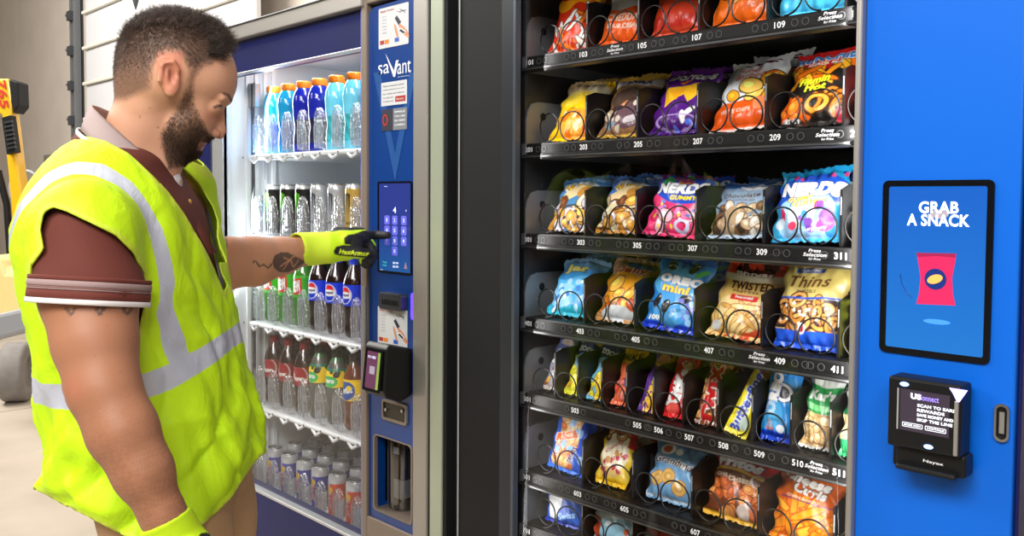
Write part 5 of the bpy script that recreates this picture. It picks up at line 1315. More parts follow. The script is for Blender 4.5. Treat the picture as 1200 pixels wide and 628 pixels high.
def quad2tri(Fq): return np.concatenate([Fq[:, [0, 1, 2]], Fq[:, [0, 2, 3]]])
def inpoly(x, y, pts):
    ins = np.zeros(x.shape, bool); n = len(pts)
    for i in range(n):
        x0, y0 = pts[i]; x1, y1 = pts[(i+1) % n]
        if y0 == y1: continue
        ins ^= ((y0 > y) != (y1 > y)) & (x < (x1-x0)*(y-y0)/(y1-y0)+x0)
    return ins
def dline(x, y, pts, closed=False):
    d = np.full(x.shape, 1e9); n = len(pts)
    for i in range(n if closed else n-1):
        x0, y0 = pts[i]; x1, y1 = pts[(i+1) % n]; dx, dy = x1-x0, y1-y0
        t = np.clip(((x-x0)*dx+(y-y0)*dy)/(dx*dx+dy*dy+1e-12), 0, 1); d = np.minimum(d, np.hypot(x-x0-t*dx, y-y0-t*dy))
    return d
def sdpoly(x, y, pts): d = dline(x, y, pts, True); return np.where(inpoly(x, y, pts), -d, d)

SKIN = (214, 160, 130)
def skin_mat():
    M = mat('skin', SKIN, .5, attr='Col', bump=.25, bscale=350, bdist=.0006, spec=.4)
    b_ = M.node_tree.nodes['Principled BSDF']; b_.inputs['Subsurface Weight'].default_value = .12; b_.inputs['Subsurface Radius'].default_value = (.01, .004, .002); b_.inputs['Subsurface Scale'].default_value = .6
    return M
skm = skin_mat()
pbase = W3(K(150, 400, 1.42)); person = empty('person', (pbase[0], pbase[1], 0), 'bearded man in yellow safety vest pressing the keypad with a gloved finger', 'person')
PO = np.array([pbase[0], pbase[1], 0.])
def emit_mesh(name, V, Fc, col=None, mt=None, parent=person, attrs=None, smooth=True):
    return np_mesh(name, W3(V)-PO, Fc, col, mt, parent, smooth, attrs)

# ---------------------------------------------------------------- head frame
PH = math.radians(21); HC = K(208, 85, 1.462); hf = np.array([math.cos(PH), math.sin(PH)]); hl = np.array([math.sin(PH), -math.cos(PH)])
def hd(px, py):   # photo position -> (forward, up) on the head's middle plane
    d = ray(px, py); s_, q_ = d.dot(HV), d.dot(FH); k = (HC[:2]@hl)/(s_*hl[0]+q_*hl[1]); p = np.array([s_*k, q_*k]); return (p-HC[:2])@hf, CAM.z+d.z*k
def h3(px, py, l=0.): a, z = hd(px, py); return (a, l, z)
PXM = .00137
def head_sdf(G):
    l = G[..., 1]; S = np.stack([G[..., 0], np.abs(l), G[..., 2]], -1)
    def E(px, py, l_, rx, ry, rl, rot=0):
        c, s_ = math.cos(rot), math.sin(rot); R = np.array([[c, 0, -s_], [0, 1, 0], [s_, 0, c]])
        return sell(S, h3(px, py, l_), (rx*PXM*.96, rl*PXM, ry*PXM), R)
    d = E(206, 77, 0, 69, 65, 59)
    d = smin(d, E(243, 95, 0, 35, 36, 47), .02)
    d = smin(d, E(188, 100, 0, 50, 42, 54), .02)
    d = smin(d, E(228, 131, 0, 28, 40, 41), .012)
    d = smin(d, E(212, 152, 0, 27, 30, 44), .018)
    d = smin(d, E(219, 167, 0, 16, 15, 23), .015)
    d = smin(d, E(227, 174, 0, 8, 9, 14), .01)
    d = smin(d, E(239, 141, 27, 13, 12, 13), .012)      # cheek
    d = smin(d, scap(S, h3(266, 117, 5*PXM), h3(259, 119, 33*PXM), .007, .0065), .008)  # brow
    d = smax(d, -sell(S, h3(267, 128, 30*PXM), (.013, .019, .0095)), .008)               # eye hollow
    d = smin(d, sell(S, h3(250.5, 128.5, 25*PXM), (.0122, .014, .0112)), .009)              # lids
    d = smax(d, -sell(S, h3(260.5, 129, 26*PXM), (.0062, .0115, .0017)), .001)
    d = smax(d, -sell(S, h3(277, 131, 0), (.011, .035, .0085)), .008)
    d = smin(d, scap(S, h3(259, 126, 0), h3(258.5, 152, 0), .0052, .0085), .006)       # nose
    d = smin(d, scap(S, h3(258, 153, 0), h3(257, 157, 0), .0088, .0085), .004)
    d = smin(d, sell(S, h3(251.5, 157, 9), (.008, .0065, .0065)) if False else sell(S, h3(251.5, 157, 9*PXM), (.0085, .006, .0068)), .004)
    d = smax(d, -sell(S, h3(253, 162, 5.5*PXM), (.004, .003, .0035)), .002)
    d = smin(d, sell(S, h3(237.5, 165.5, 0), (.0075, .021, .0042)), .004)     # lips
    d = smin(d, sell(S, h3(233, 171.5, 0), (.0075, .018, .0048)), .004)
    d = smax(d, -scap(S, h3(242, 168.6, 0), h3(232, 170, 18*PXM), .0012, .0014), .0015)
    d = smin(d, chain(S, [h3(178, 115), h3(165, 150), h3(150, 200), h3(146, 230)], [.05, .05, .05, .05]), .02)
    d = smin(d, scap(S, h3(196, 168), h3(180, 205), .034, .04), .02)
    d = smin(d, scap(S, h3(172, 130, .03), h3(193, 215, .012), .026, .015), .015)
    return d
def ear_sdf(G):
    S = np.stack([G[..., 0], np.abs(G[..., 1]), G[..., 2]], -1)
    tilt = .22; c, s_ = math.cos(tilt), math.sin(tilt); R = np.array([[c, 0, -s_], [0, 1, 0], [s_, 0, c]])
    L = 57*PXM
    e = h3(198, 97, L+.004); d = sell(S, e, (.0165, .0085, .0285), R)
    d = smin(d, scap(S, h3(192, 86, L+.011), h3(188, 102, L+.010), .0045, .004), .004)
    d = smin(d, scap(S, h3(192, 86, L+.011), h3(203, 81, L+.009), .0045, .004), .004)
    d = smin(d, scap(S, h3(203, 81, L+.009), h3(208, 90, L+.006), .004, .004), .004)
    d = smin(d, sell(S, h3(200, 114, L+.006), (.008, .006, .0085)), .005)
    d = smax(d, -sell(S, h3(200, 95, L+.0155), (.0098, .0105, .017), R), .003)
    d = smin(d, scap(S, h3(197, 90, L+.008), h3(196, 102, L+.008), .003, .003), .004)
    d = smin(d, sell(S, h3(207, 101, L+.006), (.004, .005, .007)), .003)
    return d
aa, zz = hd(208, 85); lo = (hd(120, 85)[0]-.02, -.1, hd(150, 232)[1]); hi = (hd(290, 85)[0]+.01, .1, hd(208, -8)[1])
HV_, HF_ = nets(lambda G: smin(head_sdf(G), ear_sdf(G), .004), lo, hi, .0021)
HV_ = relax(HV_, HF_, 1, .4)
def h2w(V): # head (a,l,z) -> (s,q,z)
    return np.stack([HC[0]+V[:, 0]*hf[0]+V[:, 1]*hl[0], HC[1]+V[:, 0]*hf[1]+V[:, 1]*hl[1], V[:, 2]], 1)
HB = h2w(HV_)
# middle-plane photo coordinates of each head point, used to lay out brows, lips, hair line, beard
def plane_pix(V): P0 = V.copy(); P0[:, 1] = 0; return pixof(h2w(P0))
hx, hy = plane_pix(HV_)
C = np.tile(slin(SKIN), (len(HB), 1))
def mixc(C, m_, c): return C*(1-m_[:, None])+slin(c)*m_[:, None]
rs = np.random.RandomState(3)
al = np.abs(HV_[:, 1])
HAIRP = [(262, 60), (266, 40), (250, 0), (120, 0), (110, 60), (120, 122), (150, 124), (180, 112), (184, 86), (188, 74), (199, 69), (209, 73), (216, 86), (224, 98), (232, 96), (238, 88), (250, 82), (257, 70)]
BEARDP = [(219, 88), (231, 92), (228, 108), (228, 122), (236, 142), (242, 152), (249, 158), (249, 162), (240, 163), (234, 171), (238, 190), (196, 200), (188, 172), (187, 158), (195, 143), (208, 124), (216, 105)]
hs = sdpoly(hx, hy, HAIRP); bs_ = sdpoly(hx, hy, BEARDP)
shade = np.clip((125-hy)/90, 0, 1)
C = mixc(C, np.clip(-hs/9, 0, 1)*(.62+.25*shade), (84, 66, 56))
C = mixc(C, np.clip(-bs_/6, 0, 1)*.6, (96, 68, 52))
front = (HV_[:, 0] > hd(225, 170)[0]) & (al < .03) & (hy > 172)
lip = np.clip(1-np.maximum(np.abs(hx-239)/6, np.abs(hy-168.6)/6), 0, 1)*(al < .022)*1.6
C = mixc(C, np.clip(lip, 0, 1)*.8, (190, 104, 92))
ear = np.clip(1-sdpoly(hx, hy, [(184, 72), (212, 70), (212, 100), (203, 116), (192, 112)])/3, 0, 1)*(al > .0775)
C = mixc(C, np.clip(ear, 0, 1)*.5, (206, 112, 88))
C = mixc(C, np.clip(1-np.hypot(hx-245, hy-140)/14, 0, 1)*.35, (205, 120, 96)); C = mixc(C, np.clip(1-np.hypot(hx-258, hy-157)/10, 0, 1)*.35, (205, 118, 96))
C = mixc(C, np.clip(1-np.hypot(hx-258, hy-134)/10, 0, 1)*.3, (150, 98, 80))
C = mixc(C, np.clip(2.2-dline(hx, hy, [(257, 112.5), (266, 114.5), (272, 121)]), 0, 1)*(al > .008)*(al < .05)*.75, (60, 42, 36))
C = mixc(C, (np.clip(2.3-dline(hx, hy, [(250, 129), (255, 127), (260, 128)]), 0, 1))*(al > .022)*(al < .052)*.85, (48, 32, 28))
C = mixc(C, np.clip(1-np.hypot((hx-201)/8, (hy-95)/13), 0, 1)*(al > .062)*.6, (140, 70, 52))  # ear hollow darkened in the skin colour, standing in for its shade
for mx_, my_ in ((177, 131), (186, 152), (165, 140)): C = mixc(C, (np.hypot(hx-mx_, hy-my_) < 1.1)*.5, (110, 70, 50))
parts = [(HB, HF_, C)]

# ---------------------------------------------------------------- arms and the rest of the body
def arm_part(pts, rs_, h, pad=.02, flat=None):
    P_ = np.array(pts); lo_ = P_.min(0)-max(rs_)-pad; hi_ = P_.max(0)+max(rs_)+pad
    V, Fq = nets(flat or (lambda G: chain(G, P_, rs_, .012)), lo_, hi_, h); return relax(V, Fq, 2), Fq
RA = [K(98, 285, 1.215), K(105, 345, 1.185), K(112, 400, 1.16), K(122, 455, 1.14), K(144, 505, 1.13), K(168, 553, 1.125), K(191, 603, 1.125), K(203, 628, 1.125)]
RR = [.06, .059, .0495, .0415, .0405, .034, .0245, .023]
def rarm(G):
    d = chain(G, RA, RR, .022)
    d = smin(d, sell(G, K(92, 452, 1.16), (.018, .022, .024)), .015)      # elbow
    return d
V, Fq = arm_part(RA, RR, .0028, flat=rarm)
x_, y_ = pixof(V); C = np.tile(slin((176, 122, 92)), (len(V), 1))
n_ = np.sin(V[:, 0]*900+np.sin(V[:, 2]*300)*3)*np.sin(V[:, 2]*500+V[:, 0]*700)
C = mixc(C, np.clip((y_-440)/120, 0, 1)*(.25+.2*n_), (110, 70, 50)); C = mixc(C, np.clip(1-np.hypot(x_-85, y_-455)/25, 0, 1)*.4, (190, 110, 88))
t_ = np.zeros(len(V), bool)
for cx_ in (83, 117, 149):
    t_ |= inpoly(x_, y_, [(cx_-8, 360), (cx_+8, 360), (cx_+1, 370), (cx_-1, 370)]) & ~inpoly(x_, y_, [(cx_-3, 361), (cx_+3, 361), (cx_, 366)])
C = mixc(C, t_*.75*(V[:, 1] < 1.2), (62, 60, 62))
C = mixc(C, (rs.rand(len(V)) < .004)*.35, (150, 70, 55))
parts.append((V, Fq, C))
TIP = L3(PYp(460.5, 275.5, -.006)); 
LAp = [K(205, 232, 1.66), K(222, 290, 1.74), K(240, 322, 1.84), K(268, 308, 1.87), K(298, 306, 1.91), K(330, 300, 1.96), K(357, 294, 2.0), K(370, 292, 2.02)]
LR = [.068, .06, .052, .054, .053, .042, .031, .03]
V, Fq = arm_part(LAp, LR, .0024)
x_, y_ = pixof(V); C = np.tile(slin((196, 140, 108)), (len(V), 1))
tm = inpoly(x_, y_, [(319, 306), (322, 299), (330, 295.5), (338, 296), (346, 300), (357, 306), (357, 308), (346, 315), (338, 319), (328, 319), (321, 314)])
cross = (dline(x_, y_, [(329, 312), (345, 300)]) < .7) | (dline(x_, y_, [(333, 302), (342, 306)]) < .7) | (dline(x_, y_, [(332, 316), (340, 304), (344, 313), (350, 305)]) < .6)
tail = dline(x_, y_, [(319, 309), (314, 314), (309, 310), (304, 312), (300, 306), (297, 307)]) < 1.0
tm2 = inpoly(x_, y_, [(258, 268), (266, 270), (267, 290), (262, 288), (256, 280)])
C = mixc(C, ((tm & ~cross) | tail)*.82*(V[:, 1] < 1.99), (52, 50, 48)); C = mixc(C, tm2*.6, (70, 60, 58))
parts.append((V, Fq, C))
# trunk and legs under the clothes
def trunk(G):
    d = chain(G, [K(150, 290, 1.42), K(150, 350, 1.42), K(165, 480, 1.42), K(200, 560, 1.42)], [.08, .1, .11, .1], .03)
    return d
base_s = K(165, 560, 1.42)
V, Fq = nets(trunk, K(140, 210, 1.42)-np.array([.3, .3, .75]), K(140, 210, 1.42)+np.array([.3, .3, .2]), .012)
parts.append((V, Fq, np.tile(slin(SKIN), (len(V), 1))))
off_ = 0; VV = []; FF = []; CC = []
for V, Fq, C in parts: VV.append(V); FF.append(Fq+off_); CC.append(C); off_ += len(V)
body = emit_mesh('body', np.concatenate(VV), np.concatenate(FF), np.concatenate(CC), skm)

# eyes
def ball(c, r, n=16):
    th = np.linspace(0, PI, n); ph = np.linspace(0, 2*PI, 2*n, endpoint=False)
    T_, P_ = np.meshgrid(th, ph, indexing='ij'); V = np.stack([np.sin(T_)*np.cos(P_), np.sin(T_)*np.sin(P_), np.cos(T_)], -1).reshape(-1, 3)
    m_ = 2*n; i = (np.arange(n-1)[:, None]*m_+np.arange(m_)[None]).ravel(); j = (np.arange(n-1)[:, None]*m_+((np.arange(m_)+1) % m_)[None]).ravel()
    return V, np.stack([i, j, j+m_, i+m_], 1)
for sgn in (1, -1):
    bv, bf = ball(None, 1); c = np.array(h3(251, 128.8, 25*PXM*sgn)); c[1] = 25*PXM*sgn
    V = bv*.0109+c; look = np.array([.8, .12*sgn, -.55]); look /= np.linalg.norm(look); dd = bv@look
    C = np.where((dd > .93)[:, None], slin((18, 14, 12)), np.where((dd > .8)[:, None], slin((84, 56, 38)), slin((222, 214, 208))))
    emit_mesh('eye', h2w(V), bf, C, mat('eye_surface', rough=.12, attr='Col', spec=.8))

# ---------------------------------------------------------------- hair
HN = normals(HV_, HF_)
def strands(name, sel_w, n, length, rad, dirfn, curl, cols, seg=4, jit=.35, seed=1, mt=None):
    r = np.random.RandomState(seed); w = sel_w/sel_w.sum(); ids = r.choice(len(HV_), n, p=w)
    base = HV_[ids]+r.normal(0, .0008, (n, 3)); N_ = HN[ids]; D = dirfn(base, N_)+r.normal(0, jit, (n, 3)); D /= np.linalg.norm(D, axis=1)[:, None]
    L_ = length(ids)*r.uniform(.65, 1.25, n); side = np.cross(D, r.normal(0, 1, (n, 3))); side /= np.linalg.norm(side, axis=1)[:, None]; up = np.cross(D, side)
    ph = r.uniform(0, 6.28, n); cu = curl(ids)*r.uniform(.5, 1.4, n); VV = []; 
    for k in range(seg+1):
        t = k/seg; a = ph+t*cu*5.5; off = (side*np.cos(a)[:, None]+up*np.sin(a)[:, None])*(L_*.22*cu*t**.7)[:, None]
        c = base-N_*.001+D*(L_*t)[:, None]*(1-.25*t*cu[:, None])+off+N_*0
        rr = rad*(1-.75*t)
        for m_ in range(3): a2 = 2.094*m_; VV.append(c+(side*math.cos(a2)+up*math.sin(a2))*rr)
    VV = np.stack(VV, 1)  # n, 3*(seg+1), 3
    F0 = []
    for k in range(seg):
        for m_ in range(3): F0.append((3*k+m_, 3*k+(m_+1) % 3, 3*k+3+(m_+1) % 3, 3*k+3+m_))
    F0 = np.array(F0); nv = 3*(seg+1); Fc = (F0[None]+np.arange(n)[:, None, None]*nv).reshape(-1, 4)
    cc = np.array([slin(c) for c in cols])[r.randint(len(cols), size=n)]; cc = np.repeat(cc, nv, 0)
    return h2w(VV.reshape(-1, 3)), Fc, cc
hm = mat('hair_strand', rough=.45, attr='Col', spec=.5)
outear = ~((al > .0785) & (sdpoly(hx, hy, [(186, 78), (199, 72), (211, 76), (213, 100), (203, 119), (192, 114)]) < 1.5))
wtop = np.where((hs < 1) & (hy < 62) & outear, np.clip((62-hy)/25, 0, 1)+.05, 0)*(1+.0*al)
topline = 50+.15*(hx-200)*(hx > 200)
def dtop(b, N_): return N_*.9+np.array([.55, 0, .25])
H1 = strands('hair', wtop, 7000, lambda i: np.where(hx[i] > 225, .021, .017)*np.clip((66-hy[i])/30, .22, 1), .00042, dtop, lambda i: np.clip((62-hy[i])/30, .1, 1)*1.25, [(62, 48, 42), (44, 34, 30), (92, 72, 62), (74, 56, 48)], 6, .4, 1)
wfr = np.where((hs < 2) & (hx > 240) & (hy < 74) & outear, 1., 0)
H3 = strands('hair', wfr, 3000, lambda i: np.full(len(i), .027), .00036, lambda b, N_: N_*.7+np.array([.75, 0, -.2]), lambda i: np.ones(len(i)), [(60, 46, 40), (44, 34, 30), (80, 62, 52)], 6, .4, 2)
wside = np.where((hs < 0) & (hy > 30) & outear, np.clip((128-hy)/50, .15, 1)*np.clip(-hs/6, 0, 1), 0)
H2 = strands('hair', wside, 42000, lambda i: np.clip((118-hy[i])/70, .2, 1)*.0085, .00019, lambda b, N_: N_*.55+np.array([.1, 0, -.75]), lambda i: np.full(len(i), .25), [(76, 60, 52), (58, 44, 38), (104, 84, 72)], 2, .3, 3)
def joinsets(sets):
    o = 0; a = []; b_ = []; c = []
    for V, Fq, C in sets: a.append(V); b_.append(Fq+o); c.append(C); o += len(V)
    return np.concatenate(a), np.concatenate(b_), np.concatenate(c)
V, Fq, C = joinsets([H1, H2, H3]); emit_mesh('hair', V, Fq, C, hm)
wb = np.where((bs_ < 0) & outear & (HV_[:, 0] > hd(185, 150)[0]), np.clip(-bs_/7, .12, 1), 0)
wb = np.where((hy > 176) & (HN[:, 2] < -.85) & (hx < 205), 0, wb); wb *= (1-np.clip(lip*2, 0, 1))
B1 = strands('beard', wb, 15000, lambda i: np.clip((hy[i]-85)/60, .3, 1)*.0068, .00024, lambda b, N_: N_*.6+np.array([.1, 0, -.7]), lambda i: np.full(len(i), .6), [(62, 44, 34), (84, 62, 46), (46, 33, 27), (116, 88, 62)], 4, .3, 4)
wm = np.where((np.abs(hx-244) < 7) & (np.abs(hy-163) < 3) & (al < .03), 1., 0)+1e-9*wb
B2 = strands('beard', wm, 500, lambda i: np.full(len(i), .006), .0003, lambda b, N_: N_*.4+np.array([0, 0, -.8]), lambda i: np.full(len(i), .3), [(50, 34, 28)], 3, .3, 5)
wc = np.where((hy > 177) & (hx > 216) & (al < .028), 1., 0)
B3 = strands('beard', wc, 1500, lambda i: np.full(len(i), .0055), .00036, lambda b, N_: N_*.7+np.array([.1, 0, -.5]), lambda i: np.full(len(i), .6), [(40, 28, 22), (30, 22, 18)], 4, .3, 6)
V, Fq, C = joinsets([B1, B2, B3]); emit_mesh('beard', V, Fq, C, hm)
we = np.where((dline(hx, hy, [(257, 112.5), (266, 114.5), (272, 121)]) < 1.7) & (al > .008) & (al < .055), 1., 0)
V, Fq, C = strands('eyebrow', we, 1300, lambda i: np.full(len(i), .006), .0002, lambda b, N_: N_*.12+np.array([-.5, 0, .2])+0*b, lambda i: np.full(len(i), .1), [(54, 38, 32)], 3, .12, 7); emit_mesh('eyebrows', V, Fq, C, hm)

# ---------------------------------------------------------------- torso frame
TP = math.radians(6); TC = K(148, 400, 1.44); tf = np.array([math.cos(TP), math.sin(TP)]); tl_ = np.array([math.sin(TP), -math.cos(TP)])
def t2w(V): return np.stack([TC[0]+V[:, 0]*tf[0]+V[:, 1]*tl_[0], TC[1]+V[:, 0]*tf[1]+V[:, 1]*tl_[1], V[:, 2]], 1)
def td(px, py, l=0.):
    d = ray(px, py); s_, q_ = d.dot(HV), d.dot(FH); k = (TC[:2]@tl_+l)/(s_*tl_[0]+q_*tl_[1]); p = np.array([s_*k, q_*k]); return (p-TC[:2])@tf, CAM.z+d.z*k
SIL = [(158, 98, 196, .06), (168, 84, 203, .10), (185, 62, 212, .145), (200, 48, 222, .172), (220, 34, 236, .196), (240, 24, 246, .212), (265, 15, 254, .222), (290, 14, 259, .226), (330, 21, 267, .224), (390, 33, 279, .214), (440, 45, 288, .212), (480, 50, 302, .214), (520, 52, 312, .217), (560, 54, 302, .218), (600, 58, 290, .217), (640, 66, 284, .214), (680, 74, 280, .21)]
zt_ = []; af = []; ab_ = []; wl = []
for y, xb, xf, w in SIL:
    a0, z0 = td(xb, y); a1, z1 = td(xf, y); zt_.append((z0+z1)/2); af.append(a1); ab_.append(a0); wl.append(w)
zt_ = np.array(zt_)[::-1]; af = np.array(af)[::-1]; ab_ = np.array(ab_)[::-1]; wl = np.array(wl)[::-1]
SILt = sorted([(y, xb, xf) for y, xb, xf, w in SIL])
for _ in range(6):
    for k in range(len(zt_)):
        th_ = np.linspace(0, 2*PI, 90); ca = (af[k]+ab_[k])/2; ra = (af[k]-ab_[k])/2; e_ = 2/2.35
        aa_ = ca+ra*np.sign(np.cos(th_))*np.abs(np.cos(th_))**e_; ll_ = wl[k]*np.sign(np.sin(th_))*np.abs(np.sin(th_))**e_
        xx, yy = pixof(t2w(np.stack([aa_, ll_, np.full(90, zt_[k])], 1)))
        i0, i1 = xx.argmin(), xx.argmax(); Y_ = [t[0] for t in SILt]
        ab_[k] += (np.interp(yy[i0], Y_, [t[1] for t in SILt])-xx[i0])/760; af[k] += (np.interp(yy[i1], Y_, [t[2] for t in SILt])-xx[i1])/700
def torso_sdf(G, shrink=0., wf=1.):
    a, l, z = G[..., 0], G[..., 1], G[..., 2]
    f_ = np.interp(z, zt_, af); b_ = np.interp(z, zt_, ab_); w = np.interp(z, zt_, wl)*wf
    ca = (f_+b_)/2; ra = (f_-b_)/2-shrink; w = np.maximum(w-shrink, .01); ra = np.maximum(ra, .01)
    n = 2.35; k = (np.abs((a-ca)/ra)**n+np.abs(l/w)**n)**(1/n)
    d = (k-1)*np.minimum(ra, w)*.9
    return smax(smax(d, z-zt_[-1]+.004+shrink, .03), zt_[0]-z, .005)
def shoulder(G, sg, r=.078, shrink=0):
    # the rounded shoulder over the arm root
    sh = RA[0] if sg > 0 else LAp[0]
    return None
def w2t(P): d = P[..., :2]-TC[:2]; return np.stack([d@tf, d@tl_, P[..., 2]], -1)
RAt = w2t(np.array(RA)); LAt = w2t(np.array(LAp))
def vest_sdf(G):
    d = torso_sdf(G)
    # caps of cloth lying over the two shoulders
    for A_ in (RAt, LAt):
        top = A_[0]+np.array([0, 0, .012]); d = smin(d, scap(G, top, A_[0]*.6+A_[1]*.4, .071, .07), .022)
    return d
def fold_disp(V, N_):
    a, l, z = V[:, 0], V[:, 1], V[:, 2]; u = np.arctan2(l, a)*.22
    low = np.clip((1.25-z)/.35, 0, 1)
    d = .0042*np.sin(u*42+6*np.sin(z*7)+z*9)*low
    d += .0035*np.sin(z*34+u*60+4*np.sin(u*19))*np.exp(-((z-1.0)/.16)**2)
    d += .0022*np.sin(z*61-u*80+3*np.sin(z*13+u*20))*(.3+low)
    d += .003*np.sin(u*70-z*50+2*np.sin(z*30))*np.exp(-((z-1.2)/.1)**2)*(a > 0)
    rg = lambda x, p=5: (1-np.abs(np.sin(x)))**p
    d += .007*rg(u*15+z*7+1.5*np.sin(z*6+1)+.6*np.sin(u*23))*low*(l > -.1)
    d += .005*rg(z*17-u*20+1.2*np.sin(u*17+z*9))*(.25+.75*low)
    d -= .005*rg(z*11+u*26+1.7*np.sin(z*14), 4)*np.clip((1.33-z)/.2, 0, 1)
    return d
lo = (ab_.min()-.05, -.29, zt_[0]-.01); hi = (af.max()+.05, .32, zt_[-1]+.05)
Vt, Ft = nets(vest_sdf, lo, hi, .0058); Vt = relax(Vt, Ft, 3, .5); Nt = normals(Vt, Ft)
Vt = Vt+Nt*(fold_disp(Vt, Nt)+.002)[:, None]
a, l, z = Vt.T
# armholes, traced on the near side, mirrored for the far side
Mp = np.stack([a, np.abs(l), z], 1); mpx, mpy = pixof(t2w(Mp)); mq = t2w(Mp)[:, 1]/F
AH = [(x, y) for x, y in [(52, 292), (48, 268), (52, 250), (62, 243), (78, 248), (105, 261), (135, 276), (156, 297), (167, 320), (170, 352), (160, 395), (125, 420), (80, 410), (52, 372), (38, 335), (38, 312)]]
gA = sdpoly(mpx, mpy, AH)*mq; g1 = np.where(np.abs(l) > .09, gA, .05)
zv0 = td(262, 322)[1]; zv1 = td(200, 195)[1]
wv = np.clip((z-zv0)/(zv1-zv0), 0, 1.3)*.072+.0005
g2 = 0*a+.05 if True else np.where(a > (np.interp(z, zt_, af)+np.interp(z, zt_, ab_))/2+.02, np.where(z > zv0, np.abs(l+.0)-wv, .05), .05)
nc = td(153, 172); NKP = [(92, 100), (96, 160), (124, 167), (150, 181), (178, 207), (196, 226), (214, 250), (234, 284), (251, 317), (262, 345), (300, 345), (290, 100)]; g3 = np.where((z > td(150, 275)[1]) | (a > .04), sdpoly(mpx, mpy, NKP)*mq, .05)
HEM = [(40, 572), (55, 578), (75, 590), (100, 602), (130, 618), (150, 629), (190, 640), (215, 632), (235, 614), (250, 602), (270, 582), (283, 562), (294, 545), (306, 532), (330, 530)]
g4 = (np.interp(mpx, [p[0] for p in HEM], [p[1] for p in HEM])-mpy)*mq
g = np.minimum(np.minimum(g1, g2), np.minimum(g3, g4))
# reflective bands
bvh_v = BVHTree.FromPolygons([tuple(p) for p in W3(t2w(Vt))], [tuple(int(i) for i in f) for f in Ft])
VS = []
for x, y in [(-14, 330), (6, 285), (18, 262), (38, 230), (60, 209), (88, 198), (116, 201), (146, 219), (166, 243), (180, 270), (190, 303), (195, 335), (193, 365), (203, 400), (214, 430)]:
    hit = bvh_v.ray_cast(CAM, ray(x, y).normalized())[0]
    if hit is not None: VS.append(w2t(L3(hit)[None])[0])
VS = [VS[0]+np.array([.0, -.05, -.16]), VS[0]+np.array([0, -.03, -.06])]+VS
def dline3(P, pts):
    d = np.full(len(P), 1e9)
    for i in range(len(pts)-1):
        A_, B_ = pts[i], pts[i+1]; ab = B_-A_; t = np.clip(((P-A_)@ab)/(ab@ab+1e-12), 0, 1); d = np.minimum(d, np.linalg.norm(P-A_-t[:, None]*ab, axis=1))
    return d
Pm = np.stack([a, np.abs(l), z], 1); dv = dline3(Pm, VS); zj = w2t(K(196, 350, 1.27)[None])[0, 2]
wid = .0128+np.clip((zj-z)/.06, 0, 1)*.006
cb_pts = []
for x, y in [(48, 459), (70, 464), (160, 455), (198, 442), (235, 421), (262, 403), (276, 390)]:
    hit = bvh_v.ray_cast(CAM, ray(x, y).normalized())[0]
    if hit is not None: p_ = w2t(L3(hit)[None])[0]; cb_pts.append((p_[0], p_[2]))
cb_pts.sort(); print('BELT', cb_pts)
bz = np.interp(a, [p[0] for p in cb_pts], [p[1] for p in cb_pts])
db = np.abs(z-bz)-.0185
st = np.minimum(np.where(np.abs(l) > .035, dv-wid, .05), db)
